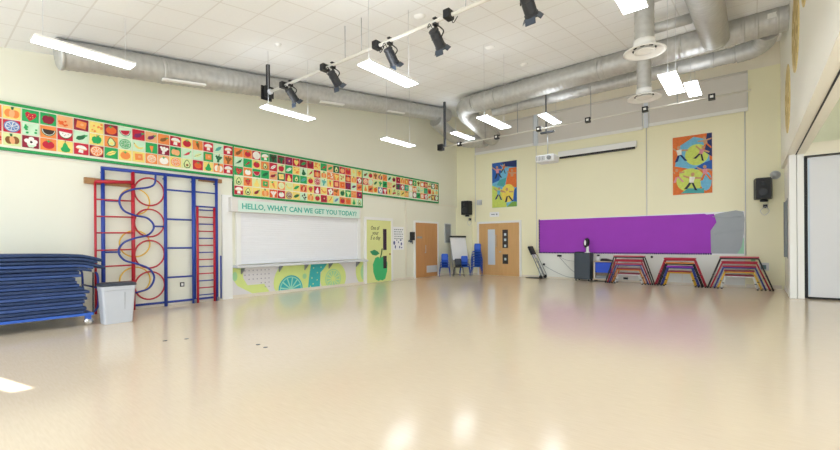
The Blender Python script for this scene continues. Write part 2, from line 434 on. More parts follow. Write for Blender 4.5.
# drops with diffusers
def drop(x, y, z, r, R, zt, label):
    t = thing('duct_drop', (x,y,z), label, 'vent', 'vertical duct drops with diffusers')
    b = MB(); duct(b, [(x,y,z+.16),(x,y,zt)], r, 20); b.tube([(x,y,zt-r*.9),(-.905,y,zt-r*.9)], r*.75, 18); b.build('pipe', GALV, t)
    MB().lathe([(r*1.12,.08),(r*1.12,.2),(r*1.0,.21)], (x,y,z), n=24).build('collar', WHITE, t)
    MB().lathe([(R*.45,.075),(R*.55,.075),(R,.01),(R,0),(R*.86,.005),(R*.6,.055),(R*.45,.06)], (x,y,z), n=32).build('outer_cone', WHITE, t)
    MB().lathe([(R*.2,.06),(R*.5,.02),(R*.5,.012),(R*.3,.02),(R*.02,.02)], (x,y,z), n=28).build('inner_cone', WHITE, t)
    b = MB()
    for k in range(8):
        a = k*pi/4; b.obox((x+cos(a)*R*.52,y+sin(a)*R*.52,z+.055),(.012*cos(a),.012*sin(a),0),(-.03*sin(a),.03*cos(a),0),(0,0,.012))
    b.each('vane', BLACK, t)
drop(-1.39,7.9,4.6,.15,.33,5.65,'nearer galvanised vertical duct ending in a round white ceiling diffuser')
drop(-1.79,10.1,4.5,.14,.34,6.08,'farther galvanised vertical duct with round white diffuser, behind the nearer one')

# ------------------------------------------------------------------ pendant lights
LP0 = [(-7.92,1.75,4.3,'long pendant strip light at top left over the stacked gym mats'),
      (-7.92,5.3,4.25,'pendant strip light near left end of the front lighting bar'),
      (-7.95,8.97,4.3,'pendant strip light closest to left wall, halfway along the room'),
      (-4.8,5.2,4.25,'pendant strip light hanging just behind the third spotlight on the front bar'),
      (-4.85,9.0,4.3,'pendant strip light below the left end of the large cross duct'),
      (-1.12,8.95,4.3,'larger pendant light right of the two round diffusers'),
      (-1.12,5.2,4.3,'pendant light cut by the top edge, in front of the nearer diffuser'),
      (-8.2,12.8,5.3,'small distant pendant light over the far left corner of the hall'),
      (-4.95,12.85,5.3,'distant pendant light hanging right above the projector pole'),
      (-1.13,12.75,5.3,'smaller distant pendant light beside the larger one near right diffusers')]
for i, (x, y, z, lb) in enumerate(LP0):
    t = thing('pendant_light', (x,y,z), lb, 'light', 'pendant strip lights')
    hw, hl = .15, .61
    b = MB(); b.box(x-hw,y-hl,z+.015,x+hw,y+hl,z+.035); b.box(x-hw,y-hl,z,x-hw+.012,y+hl,z+.015).box(x+hw-.012,y-hl,z,x+hw,y+hl,z+.015)
    b.build('housing', HOUS, t)
    MB().box(x-hw+.013,y-hl+.008,z-.002,x+hw-.013,y+hl-.008,z+.014).build('diffuser', LAMP, t)
    if cz(y)-z > .8: MB().box(x-hw+.03,y-hl+.03,z+.035,x+hw-.03,y+hl-.03,z+.039).build('ceiling_fill', UPFILL, t)  # glowing top face added to brighten the ceiling
    b = MB()
    for s in (-.5,.5): b.tube([(x,y+s,z+.04),(x,y+s,cz(y+s)+.01 if y < 12 else ((5.84 if s < 0 else 5.56) if x < -8 else (5.92 if s < 0 else 6.015)))], .004, 5)
    b.each('suspension_wire', LGREY, t)

# ------------------------------------------------------------------ lighting bars
BY, BZZ = 5.25, 4.87
t = thing('lighting_bar', (-6,BY,BZZ), 'front white stage lighting bar carrying five black spotlights', 'bar')
MB().tube([(-8.7,BY,BZZ),(-1.2,BY,BZZ)], .03, 10).build('pipe', BARW, t)
MB().obox((-8.74,BY,BZZ),(.015,0,0),(0,.13,0),(0,0,.16)).obox((-8.62,BY-.0,BZZ),(.012,0,0),(0,.11,0),(0,0,.13)).each('end_plate', BLACK, t)
MB().lathe([(.06,0),(.06,.05),(.04,.06)], (-8.6,BY,BZZ), (1,0,0), 16).build('end_flange', LGREY, t)
MB().box(-8.7,BY-.035,BZZ+.1,-8.64,BY+.035,cz(BY)+.02).build('hanger_post', BLACK, t)
b = MB()
for x in (-5.55,-3.3,-6.0): b.tube([(x,BY,BZZ+.03),(x,BY,cz(BY)+.01)], .008, 5)
b.each('suspension_wire', STEEL, t)
for x in (-8.02,-6.6,-5.14,-3.6):
    b = MB().box(x-.055,BY-.09,BZZ-.06,x+.055,BY+.06,BZZ+.07); b.tube(curve([(x+.05,BY,BZZ-.06),(x+.09,BY-.02,BZZ-.15),(x+.16,BY,BZZ-.06)],4), .008, 5)
    b.build('socket_box', BLACK, t, bevel=.01)
def spotlight(x, el, az, label, L=.3, r=.082):
    t = thing('stage_spotlight', (x,BY,BZZ), label, 'spotlight', 'spotlights on the front bar')
    d = Vector((sin(az)*cos(el), cos(az)*cos(el), -sin(el)))
    sd = Vector((1,0,0)) - d*d.x; sd.normalize(); up = sd.cross(d)
    c0 = Vector((x-.02,BY-.05,BZZ-.13)); c1 = c0+d*L
    prof = [(r*.7,0),(r,.02),(r,.05),(r*.92,.055),(r*.92,.075),(r,.08),(r,.13),(r*.94,.135),(r*.94,.15),(r,.155),(r,L-.04),(r*1.12,L-.035),(r*1.12,L),(r*.9,L)]
    MB().lathe(prof, c0, d, 16, smooth=False).build('body', SPOT, t)
    MB().lathe([(r*.85,0),(r*.6,.015),(r*.01,.02)], c1-d*.005, d, 16).build('lens', GLASSD, t)
    MB().tube(curve([c0+d*.15+sd*(r+.015),c0+d*.1+sd*(r+.02)-up*-.1,Vector((x,BY,BZZ-.06)),c0+d*.1-sd*(r+.02)+up*.1,c0+d*.15-sd*(r+.015)],5), .011, 6).build('yoke', BLACK, t)
    MB().box(x-.03,BY-.045,BZZ-.07,x+.03,BY+.045,BZZ-.033).box(x-.03,BY+.034,BZZ-.033,x+.03,BY+.045,BZZ+.05).box(x-.03,BY-.045,BZZ+.034,x+.03,BY+.034,BZZ+.05).build('hook_clamp', BLACK, t)
    b = MB()
    for k in range(4):
        a = [up, sd, -up, -sd][k]; e = [sd, up, sd, up][k]
        o = c1+a*(r*1.0); q = (a*.75+d).normalized()
        ln = .09 if k in (0,2) else .075
        n = q.cross(e)
        b.obox(o+q*ln/2, q*ln/2, e*(r*.85), n*.004)
    b.each('barn_door', FLAP, t)
    MB().tube(curve([c0,c0-d*.06+Vector((-.03,0,.03)),Vector((x-.08,BY-.1,BZZ-.12)),Vector((x-.06,BY-.06,BZZ-.075))],5), .007, 5).build('cable', BLACK, t)
spotlight(-7.78,radians(48),.0,'leftmost black stage spotlight on the front bar, near its end plate')
spotlight(-6.36,radians(46),.0,'second black stage spotlight from the left on front bar, before the duct')
spotlight(-4.84,radians(50),.05,'third black stage spotlight from left on front bar, before a bright pendant light')
spotlight(-3.86,radians(46),.05,'fourth black stage spotlight from left on front bar, against plain ceiling', L=.31)
spotlight(-2.33,radians(46),.05,'black stage spotlight cut by the top edge, rightmost on front bar', L=.33, r=.088)

B2Y, B2Z = 12.5, 4.94
t = thing('lighting_bar', (-4.5,B2Y,B2Z), 'far white lighting bar with small black sockets, before the blinds', 'bar')
MB().tube([(-8.85,B2Y,B2Z),(.04,B2Y,B2Z)], .022, 8).build('pipe', BARW, t)
MB().obox((-8.98,B2Y,B2Z),(.1,0,0),(0,.09,0),(0,0,.11)).each('end_plate', BLACK, t)
MB().box(-8.83,B2Y-.04,B2Z,-8.77,B2Y+.04,cz(B2Y)+.02).build('hanger_post', DGREY, t)
for x in (-8.15,-6.65,-5.17,-3.68,-2.19,-.72):
    MB().box(x-.07,B2Y-.07,B2Z-.07,x+.07,B2Y+.05,B2Z+.07).box(x-.035,B2Y-.075,B2Z-.03,x+.035,B2Y-.07,B2Z+.03,1).build('socket_box', [BLACK, WHITE], t)
b = MB()
for x in (-7.1,-5.9,-3.6,-1.45): b.tube([(x,B2Y,B2Z),(x,B2Y,5.915)], .009, 5)
b.each('suspension_wire', GREY, t)
# ceiling fittings
for (x, y, nm, lb) in ((-7.48,4.76,'smoke_detector','small white domed smoke detector on ceiling above the front bar left end'),
                   (-4.82,6.06,'ceiling_vent','oval off-white ceiling vent behind the front lighting bar'),
                   (-4.82,8.74,'ceiling_vent','small flat ceiling vent in middle of the tiled ceiling'),
                   (-4.89,10.8,'ceiling_vent','flat ceiling vent nearest to the large cross duct')):
    r = .07 if nm == 'smoke_detector' else .11
    MB().lathe([(r,.03),(r,-.01),(r*.7,-.04),(r*.1,-.05)], (x,y,cz(y)), (0,-.15,1), 18).solo(nm, HOUS, lb, 'detector' if nm == 'smoke_detector' else 'vent')

# ------------------------------------------------------------------ fruit frieze
PC = {'R':'c4223a','D':'8f1c36','O':'ee8f4a','P':'f0b27c','Y':'f3dc7a','L':'dfe8a4','M':'cdebcb','G':'27a85c','E':'1d6a3f','K':'3c2f25','W':'f3f0e8','U':'7b2a63','B':'6f8fc0','T':'5fb3a6','N':'8a5a2c','A':'e5662e'}
PN = {'R':'red','D':'dark red','O':'orange','P':'peach','Y':'yellow','L':'pale lime','M':'mint','G':'green','E':'dark green','K':'black','W':'white','U':'purple','B':'blue','T':'teal','N':'brown','A':'orange red'}
PM = {k: mat('paint_'+PN[k].replace(' ','_'), v, .75, var=.05, scale=25) for k, v in PC.items()}
def circ(cx, cy, rx, ry=None, n=14, a0=0, a1=2*pi):
    ry = ry or rx
    full = abs(a1-a0-2*pi) < 1e-6
    return [(cx+rx*cos(a0+(a1-a0)*i/(n if full else n-1)), cy+ry*sin(a0+(a1-a0)*i/(n if full else n-1))) for i in range(n)]
def rot(p, a, cx=0, cy=0): return [(cx+(x-cx)*cos(a)-(y-cy)*sin(a), cy+(x-cx)*sin(a)+(y-cy)*cos(a)) for x, y in p]
# each motif: list of (polygon, colour letter or '*' for the motif colour)
def motif(k, rnd):
    leaf = [(0,.2),(.1,.33),(.22,.34),(.14,.24)]
    if k == 'a': return [([(-.02,.18),(.12,.24),(.27,.16),(.3,-.02),(.2,-.26),(.05,-.33),(-.06,-.3),(-.2,-.3),(-.3,-.06),(-.26,.14),(-.12,.23)],'*'),([(-.01,.16),(.02,.36),(.05,.35),(.03,.16)],'N'),(leaf,'G')]
    if k == 's': return [([(0,-.36),(.2,-.12),(.28,.1),(.2,.24),(.06,.2),(-.06,.2),(-.2,.24),(-.28,.1),(-.2,-.12)],'*'),([(-.16,.26),(0,.16),(.16,.26),(.03,.29),(0,.36),(-.03,.29)],'G')]+[(circ(x,y,.025,n=6),'Y') for x,y in ((-.1,.04),(.08,.06),(0,-.12),(.12,-.08),(-.12,-.1))]
    if k == 'c': return [(circ(0,0,.36,n=18),'*'),(circ(0,0,.3,n=18),'W')]+[([(.03*cos(a),.03*sin(a)),(.27*cos(a-.3),.27*sin(a-.3)),(.27*cos(a+.3),.27*sin(a+.3))],'*') for a in [i*pi/4 for i in range(8)]]
    if k == 'p': return [([(0,.3),(.1,.16),(.14,0),(.25,-.16),(.2,-.32),(0,-.38),(-.2,-.32),(-.25,-.16),(-.14,0),(-.1,.16)],'*'),([(-.015,.28),(.02,.42),(.05,.41),(.02,.28)],'N')]
    if k == 'r': return [(rot([(0,-.38),(.1,-.05),(.13,.14),(0,.2),(-.13,.14),(-.1,-.05)],.25),'*'),(rot([(-.16,.36),(-.03,.16),(.03,.16),(.16,.36),(.03,.28),(0,.42),(-.03,.28)],.25),'G')]
    if k == 'b': return [([(-.34,.12),(-.24,-.1),(-.04,-.24),(.2,-.22),(.36,-.06),(.32,.0),(.16,-.08),(0,-.08),(-.16,.02),(-.27,.18)],'*'),([(-.36,.2),(-.27,.16),(-.34,.1)],'K')]
    if k == 'h': return [(rot([(-.38,-.06),(-.1,-.12),(.16,-.1),(.27,0),(.22,.1),(.05,.07),(-.14,0)],.5),'*'),(rot([(.24,-.02),(.4,.1),(.36,.14),(.2,.08)],.5),'G')]
    if k == 'w': return [(circ(0,.16,.38,.46,14,pi,2*pi),'E'),(circ(0,.16,.34,.4,14,pi,2*pi),'W'),(circ(0,.16,.31,.36,14,pi,2*pi),'*')]+[(circ(x,y,.025,n=6),'K') for x,y in ((-.14,.04),(.02,-.02),(.15,.04),(-.04,-.1))]
    if k == 'd': return [(circ(rnd.uniform(-.3,.3),rnd.uniform(-.3,.3),rnd.uniform(.05,.09),n=8),'*') for _ in range(9)]
    if k == 'u': return [(rot([(-.34,-.08),(-.2,-.2),(.05,-.17),(.2,-.06),(.28,.06),(.2,.14),(.0,.1),(-.2,.1)],s,0,0),c) for s,c in ((.3,'*'),)]+[(rot([(.2,-.02),(.36,.02),(.4,.12),(.3,.1),(.22,.16)],.3),'G')]
    if k == 'm': return [(circ(0,.02,.34,.26,12,0,pi)+[(-.34,.02),(-.2,-.06),(.2,-.06),(.34,.02)][0:0],'*'),([(-.34,.02),(.34,.02),(.24,-.06),(-.24,-.06)],'P'),([(-.12,-.04),(.12,-.04),(.15,-.3),(-.15,-.3)],'*')]
    if k == 'l': return [(rot([(-.38,0),(-.15,.14),(.15,.14),(.38,0),(.15,-.14),(-.15,-.14)],.5),'*'),(rot([(-.34,-.012),(.34,-.012),(.34,.012),(-.34,.012)],.5),'E')]
    if k == 't': return [(circ(0,-.03,.31,.28),'*'),([(-.16,.26),(-.04,.18),(0,.1),(.04,.18),(.16,.26),(.03,.24),(0,.36),(-.03,.24)],'G')]
    if k == 'o': return [([(0,.34),(.14,.2),(.26,-.06),(.2,-.3),(0,-.37),(-.2,-.3),(-.26,-.06),(-.14,.2)],'E'),([(0,.28),(.11,.16),(.2,-.06),(.15,-.25),(0,-.31),(-.15,-.25),(-.2,-.06),(-.11,.16)],'L'),(circ(0,-.12,.1),'*')]
    if k == 'g': return [(circ(x,y,.1,n=9),'*') for x,y in ((-.2,.14),(0,.16),(.2,.14),(-.11,0),(.1,0),(0,-.14),(-.0,-.27))]+[([(-.02,.24),(.0,.4),(.04,.4),(.03,.24)],'N')]
    if k == 'q': return [(rot([(-.27,-.25),(.26,-.27),(.28,.24),(-.25,.27)],.06),'*'),(circ(.04,.02,.1,n=8),'P')]
    if k == 'k': return [(circ(-.16,-.05,.18,.26),'*'),(circ(.16,-.05,.18,.26),'*'),(circ(0,-.05,.13,.27),'P'),([(-.05,.2),(-.08,.38),(.06,.38),(.04,.2)],'E')]
    if k == 'v': return [(circ(x,y,.14,n=9),'*') for x,y in ((-.17,.08),(.05,.2),(.2,.02),(-.06,-.08),(.12,-.16))]+[(circ(.02,-.02,.07,n=8),'K'),([(-.2,-.16),(.2,-.22),(.1,-.36),(-.12,-.36)],'M')]
    if k == 'e': return [(circ(-.16,-.16,.15),'*'),(circ(.16,-.12,.15),'*'),([(-.16,-.02),(.06,.34),(.09,.33),(-.13,-.03)],'E'),([(.15,.02),(.06,.34),(.09,.34),(.18,.02)],'E'),([(.08,.32),(.22,.38),(.34,.3),(.2,.26)],'G')]
    return []
MN = {'a':'apple','s':'strawberry','c':'citrus slice','p':'pear','r':'carrot','b':'banana','h':'chilli','w':'melon slice','d':'berry dots','u':'aubergine','m':'mushroom','l':'leaf','t':'tomato','o':'cut avocado','g':'grape bunch','q':'square','k':'pumpkin','v':'cauliflower','e':'cherry pair'}
LEFT = ['OtR RtO OpG', 'YkO RcB LkN','GsR MdG DvW','GaD OwK OtR','PdA RwR YpG','DqO MuE RmW','YdY YaG DcO','DtA OoY GlY','MwR McG YtO','RuU MbY YqO','PuU GrO OcP','OuN DgD PtP',
        'RmW GkP YcO','YtR MhR LoN','OrN MlL RtA','RmW GqO YpG','MlT MgE OkO','RmW OgN RmW']
MID = ['OuN MhE GsR LoE RmW','OtR GhR OtO OsR YoK','RcW YtR GwR LpY YuD','GmW OoK GlE OqG YkO','EgK RlR PuD YrO AgW','DgE LaR EqY OcL RtR','DqU GlW RpY LbY YcN','RsY YdO GoE YlG YlE','DlG MpE GlT OkR MdK','RtD LhR YtR YsR YkO',
       'YdO RkO LcR RpW LtR','GhR LkO MgT YbY RqD','PlG OdO YrA RvW YhY','EoK OgY RqP OdN MlB','RtP LdR OqA LaE OtR','AtR RkO DgU GgL OtA','LdY YkO MlU OdP LpG','YsO RvW OlR RqU MoE']
RIGHT = ['MuN RcP LpL','LtR PcM OuD','PgN LlE YaA','YkU LgG BvW','OhA GlE RgR','MlE PdL YrE','LtD LuD LeR','RqD UgE LoN','YkY RvW YhK','OrY GqT OkY','RtR LcW McW','GoN OkO DcD','LgN MoE GlE','OtO LlM OqO','RtP GpT RvW','LeR OtR MlM','EvW LpO NgY','PdE MkY DcM']
LEFT0 = ['OtR RtR PdR']
def tilename(bg, mo, co, row, nrow, colname, sec):
    rows = {3:['top','middle','bottom'], 5:['top','second','middle','fourth','bottom']}[nrow]
    return f'{PN[bg]} tile, {PN[co]} {MN[mo]}, {rows[row]} row, {colname} column of {sec}'
def frieze(cols, y0, pitch, sec, first=1):
    rnd = random.Random(len(cols)*7+int(y0*10))
    rh = [3.86,3.62,3.385,3.13,2.885]
    for ci, cs in enumerate(cols):
        cells = cs.split()
        for ri, c in enumerate(cells):
            bg, mo, co = c
            if co == bg: co = 'W' if bg not in 'WYLM' else 'O'
            yc = y0+pitch*(ci+.5); zc = rh[ri]-.112; hs = pitch/2-.01; vs = .109
            o = Vector((XL+.033,yc,zc)); col = ORD[ci+first] if ci+first > 0 else 'frame-edge'
            t = MB().prism([(-hs,-vs),(hs,-vs),(hs,vs),(-hs,vs)], (0,0,0), LU, LV, .01).build('fruit_tile', PM[bg], off=(0,0,0))
            t.location = o; t.rotation_euler = (rnd.uniform(-.02,.02),0,0)
            tag(t, tilename(bg, mo, co, ri, len(cells), col, sec), 'picture', 'fruit tiles on the frieze')
            b = MB(); mats = []; sh = rnd.uniform(1.15,1.32); a = rnd.uniform(-.2,.2)
            for li, (poly, cc) in enumerate(motif(mo, rnd)):
                m = PM[co if cc == '*' else cc]
                if m not in mats: mats.append(m)
                poly = [(x*2*hs*sh, y*2*vs*sh) for x, y in rot(poly, a)]
                ar = sum(p[0]*q[1]-q[0]*p[1] for p, q in zip(poly, poly[1:]+poly[:1]))
                if ar < 0: poly = poly[::-1]
                b.prism(poly, (0,0,0), LU, LV, .0012*(li+1)+.001, mats.index(m), base=.0095)
            if mats: b.build('painted_motif', mats, t, off=(0,0,0))
def board(y0, y1, z0, z1, sides, label):
    t = thing('display_board', (XL,(y0+y1)/2,z0), label, 'board', 'green edged frieze boards')
    MB().box(XL+.002,y0,z0,XL+.03,y1,z1).build('backing', PAPER, t)
    b = MB(); w = .05
    if 't' in sides: b.box(XL+.002,y0,z1-w,XL+.05,y1,z1)
    if 'b' in sides: b.box(XL+.002,y0,z0,XL+.05,y1,z0+w)
    if 'r' in sides: b.box(XL+.002,y1-.02,z0+w,XL+.05,y1,z1-w)
    if 'l' in sides: b.box(XL+.002,y0,z0+w,XL+.05,y0+.02,z1-w)
    b.build('green_border', GREENB, t)
board(.815,5.235,3.065,3.93,'tbl','long three-row green edged frieze board above the climbing frame')
board(5.235,9.74,2.6,3.93,'tblr','deeper five-row green edged frieze board above the serving hatch')
board(9.74,14.13,3.065,3.93,'tbr','far three-row green edged frieze board above the two side doors')
frieze(LEFT0, .838, .242, 'left frieze', 0)
frieze(LEFT[1:18], 1.08, .2445, 'left frieze')
frieze(MID, 5.262, .2475, 'deep frieze')
frieze(RIGHT, 9.76, .2412, 'far frieze')

# ------------------------------------------------------------------ climbing frame
X0 = XL+.13
t = thing('climbing_frame', (X0,3.6,0), 'folded blue and red wall climbing frame with hoops and ladder', 'climbing frame')
def vpost(y, z0, z1, m, r=.03, x=X0): MB().tube([(x,y,z0),(x,y,z1)], r, 10).build('post', m, t)
for y, zt in ((2.5,2.93),(3.64,2.95),(4.24,2.95),(4.77,2.96)): vpost(y, 0.0, zt, BLUE, .035 if y != 4.24 else .045)
vpost(3.02, 0.0, 2.92, RED, .035)
MB().tube([(X0,2.47,2.93),(X0,4.8,2.96)], .035, 10).build('top_rail', BLUE, t)
MB().tube([(X0,3.02,.09),(X0,4.77,.09)], .025, 8).build('bottom_rail', BLUE, t)
b = MB()
for z in (2.61,1.95,1.3,.64): b.tube([(X0,3.64,z),(X0,4.24,z)], .02, 8)
for z in (2.62,2.28): b.tube([(X0,4.24,z),(X0,4.77,z)], .018, 8)
for z in (2.28,1.23): b.tube([(X0,2.5,z),(X0,2.79,z)], .018, 8)
b.tube([(X0,3.39,1.78),(X0,3.64,1.78)], .018, 8)
b.each('crossbar', BLUE, t)
for z in (2.53,1.85,1.17,.49):
    MB().tube([(X0-.01,3.33+.285*cos(a*pi/14),z+.3*sin(a*pi/14)) for a in range(28)], .017, 6, closed=True).build('red_hoop', RED, t)
for z in (2.3,1.4,.62):
    MB().tube([(X0-.06,3.07+.28*cos(a*pi/14),z+.28*sin(a*pi/14)) for a in range(28)], .014, 6, closed=True).build('yellow_hoop', YEL, t)
MB().tube(curve([(X0+.03,3.44,2.92),(X0+.03,3.42,2.72),(X0+.03,3.3,2.62),(X0+.03,3.02,2.55),(X0+.03,2.83,2.44),(X0+.03,2.77,2.27),(X0+.03,2.85,2.09),(X0+.03,3.05,2.0),(X0+.03,3.28,1.95),(X0+.03,3.4,1.78),(X0+.03,3.3,1.6),(X0+.03,3.05,1.52),
    (X0+.03,2.84,1.42),(X0+.03,2.75,1.24),(X0+.03,2.85,1.06),(X0+.03,3.08,.97),(X0+.03,3.3,.86),(X0+.03,3.4,.66),(X0+.03,3.3,.44),(X0+.03,3.05,.36)],5), .02, 8).build('serpent_bar', BLUE, t)
b = MB().tube([(X0+.02,2.37,.0),(X0+.02,2.37,2.64)], .022, 8)
b.tube([(X0+.02,2.37,2.64),(X0+.02,3.02,2.7)], .035, 8)
b.build('side_ladder_rail', RED, t)
for z in (2.29,1.95,1.62,1.27,.94,.6,.27): MB().tube([(X0+.02,2.37,z),(X0+.02,3.02,z+.01)], .016, 8).build('side_ladder_rung', RED, t)
b = MB()
for y in (4.31,4.7): b.tube([(X0+.03,y,.0),(X0+.03,y,2.27)], .028, 8)
b.each('ladder_rail', RED, t)
for i in range(13): MB().tube([(X0+.03,4.31,.18+i*.168),(X0+.03,4.7,.18+i*.168)], .014, 8).build('ladder_rung', RED if i % 2 else BLUE, t)
MB().box(XL,2.22,2.6,XL+.09,3.0,2.72).box(XL,4.4,2.9,XL+.09,4.93,2.99).each('wall_batten', WOODB, t)
b = MB()
for y in (2.5,3.64,4.24,4.77): b.tube([(XL,y,2.86),(X0,y,2.86)], .016, 6)
b.each('wall_bracket', BLUE, t)
b = MB()
for y in (4.77,4.24): b.lathe([(.045,-.015),(.05,0),(.045,.015)], (X0+.06,y,.05), (0,1,0), 14)
b.each('castor', GREY, t)
MB().tube([(X0+.06,4.84,.05),(X0+.06,4.84,1.1)], .02, 6).build('latch_rod', BLUE, t)

# ------------------------------------------------------------------ mats on trolley
TX0, TX1, TY0, TY1 = -10.05, -8.85, -.05, 2.03
t = thing('mat_trolley', (-9.45,.95,0), 'low blue wheeled trolley carrying the stack of navy gym mats', 'trolley')
MB().box(TX1-.05,TY0,.17,TX1,TY1,.215).box(TX0,TY0,.17,TX0+.05,TY1,.215).box(TX0+.05,TY0,.172,TX1-.05,TY0+.05,.213).box(TX0+.05,TY1-.05,.172,TX1-.05,TY1,.213).build('base_frame', TBLUE, t, bevel=.006)
MB().box(TX0+.05,TY0+.05,.19,TX1-.05,TY1-.05,.21).build('deck', DGREY, t)
for x in (TX0+.1,TX1-.06):
    for y in (TY0+.1,TY1-.06):
        MB().lathe([(.02,-.03),(.06,-.028),(.068,-.012),(.068,.012),(.06,.028),(.02,.03)], (x,y,.07), (1,.25,0), 16).build('castor', CHROME, t)
        w2 = MB().box(x-.035,y-.05,.1,x+.035,y+.03,.17)
        w2.build('castor_fork', TBLUE, t)
b = MB()
for x in (TX1-.15,TX0+.03):
    b.tube(curve([(x,TY1+.02,.19),(x,TY1+.07,.24),(x,TY1+.1,.34),(x,TY1+.1,.62),(x,TY1+.09,.84),(x,TY1+.06,.9)],5), .018, 8)
b.tube([(TX1-.15,TY1+.09,.62),(TX0+.03,TY1+.09,.62)], .016, 8)
b.build('end_handle', BLUE, t)
MB().box(TX1-.08,TY1,.17,TX1-.04,TY1+.015,.9).build('stake', BLACK, t)
ends = [1.9,1.93,1.88,1.9,1.94,1.92,1.97,1.9,1.84,1.8,1.78,1.86,1.84,2.0,2.03,2.2,2.08,2.15]
NM = len(ends); zb = .224; th = .0555
rnd = random.Random(3)
posn = ['topmost of the stack on the trolley'] + [f'{ORD[i]} from top of the trolley stack' for i in range(2,10)] 
for i in range(NM):
    ye = ends[i]; y0 = -.08+rnd.uniform(-.06,.06); x1 = TX1+rnd.uniform(-.015,.03); x0 = TX0+rnd.uniform(0,.05)
    z0 = zb+i*th; b = MB(); nseg = 32; vs = []; fs = []
    amp = .004 if i < 13 else .006
    for k in range(nseg+1):
        y = y0+(ye-y0)*k/nseg
        over = max(0, y-1.82); dz = -(over**1.6)*.55*(.9 if i >= 13 else .25)
        if i >= 13: dz += .022*sin(pi*max(0,min(1,(y+.1)/2.1)))*((i-12)/5)-.0
        wv = amp*sin(y*3.1+i*1.7)*0
        for (x, z) in ((x0,.006),(x0+.01,0),(x1-.01,0),(x1,.008),(x1+.004,th*.5),(x1,th-.016),(x1-.01,th-.008),(x0,th-.008)):
            vs.append((x, y, z0+z+dz+wv))
    for k in range(nseg):
        for j in range(8): fs.append((k*8+j, k*8+(j+1) % 8, (k+1)*8+(j+1) % 8, (k+1)*8+j))
    fs += [tuple(range(8)), tuple(nseg*8+j for j in range(8))]
    b.add(vs, fs, 0, False)
    fromtop = NM-i
    if i == 0: lb = 'navy gym mat at very bottom of stack, lying on the blue trolley'
    elif fromtop == 1: lb = 'navy gym mat, topmost of the stack on the trolley'
    elif fromtop <= 9: lb = f'navy gym mat, {ORD[fromtop]} from the top of trolley stack'
    else: lb = f'navy gym mat, {ORD[i+1]} from the bottom of trolley stack'
    b.solo('gym_mat', NAVY2 if i > 14 else [NAVY,NAVY2,NAVY3][(i*7) % 3], lb, 'gym mat', 'navy gym mats on the trolley')

# ------------------------------------------------------------------ bin
t = thing('waste_bin', (-8.83,2.3,0), 'pale grey plastic waste bin with dark lid beside mat trolley', 'bin')
def rrect(hx, hy, r, n=4):
    out = []
    for cx, cy, a in ((hx-r,hy-r,0),(-hx+r,hy-r,pi/2),(-hx+r,-hy+r,pi),(hx-r,-hy+r,3*pi/2)):
        out += [(cx+r*cos(a+k*pi/2/n), cy+r*sin(a+k*pi/2/n)) for k in range(n+1)]
    return out
def loft(b, secs, m=0, smooth=True):
    n = len(secs[0][0]); vs = []; fs = []
    for ring_, z in secs: vs += [(x, y, z) for x, y in ring_]
    for k in range(len(secs)-1):
        for j in range(n): fs.append((k*n+j, k*n+(j+1) % n, (k+1)*n+(j+1) % n, (k+1)*n+j))
    fs += [tuple(reversed(range(n))), tuple((len(secs)-1)*n+j for j in range(n))]
    b.add(vs, fs, m, smooth)
def off2(l, dx_, dy_): return [(x+dx_, y+dy_) for x, y in l]
C0 = (-8.79,2.345)
b = MB(); loft(b, [(off2(rrect(.125,.205,.04),*C0),0),(off2(rrect(.13,.215,.04),*C0),.02),(off2(rrect(.145,.25,.045),*C0),.58),(off2(rrect(.16,.255,.05),*C0),.585),(off2(rrect(.16,.26,.05),*C0),.66)], smooth=False)
b.build('bin_body', BINB, t)
b = MB(); loft(b, [(off2(rrect(.165,.265,.05),*C0),.655),(off2(rrect(.17,.27,.05),*C0),.67),(off2(rrect(.16,.26,.05),*C0),.7),(off2(rrect(.11,.22,.05),*C0),.715)], smooth=False)
b.build('lid', BINL, t)
b = MB(); b.obox((-8.655,2.43,.3),(.004,0,.0),(0,.003,0),(.012,0,.24)); b.build('mould_line', GREY, t)

# ------------------------------------------------------------------ serving hatch
t = thing('serving_hatch', (XL,7.5,.7), 'white roller shutter serving hatch with lettered header and counter', 'hatch')
b = MB(); n = 22
for i in range(n):
    z0 = .86+i*(2.2-.86)/n; z1 = .86+(i+1)*(2.2-.86)/n
    b.add([(XL+.05,5.42,z0),(XL+.055,5.42,z0+.008),(XL+.055,5.42,z1-.008),(XL+.05,5.42,z1),(XL+.05,9.47,z0),(XL+.055,9.47,z0+.008),(XL+.055,9.47,z1-.008),(XL+.05,9.47,z1)],
          [(0,4,5,1),(1,5,6,2),(2,6,7,3)], 0)
b.box(XL+.001,5.42,.86,XL+.03,9.47,2.2)
b.build('shutter_curtain', SHUT, t)
MB().box(XL,5.3,.84,XL+.08,5.42,2.2).box(XL,9.47,.84,XL+.08,9.6,2.2).each('guide_rail', WHITE, t, bevel=.005)
h = MB().box(XL,5.1,2.2,XL+.2,9.5,2.57).build('header_box', HUTCH, t, bevel=.01)
MB().box(XL+.2,5.28,2.21,XL+.206,9.44,2.5).build('mint_panel', MINTP, h, off=t['_o'])
MB().text('HELLO, WHAT CAN WE GET YOU TODAY?', .205, (XL+.207,5.37,2.285), LU, LV, .006, width=3.92, bold=.004).build('lettering', TEAL, h, off=t['_o'])
MB().box(XL,5.2,.775,XL+.32,9.72,.835).build('counter', LGREY, t, bevel=.008)
b = MB()
for y in (5.45,6.55,7.4,8.3,9.45): b.add([(XL+.022,y-.015,.775),(XL+.22,y-.015,.775),(XL+.022,y-.015,.6),(XL+.022,y+.015,.775),(XL+.22,y+.015,.775),(XL+.022,y+.015,.6)],[(0,1,2),(3,5,4),(0,3,4,1),(1,4,5,2),(2,5,3,0)])
b.each('bracket', GREY, t)
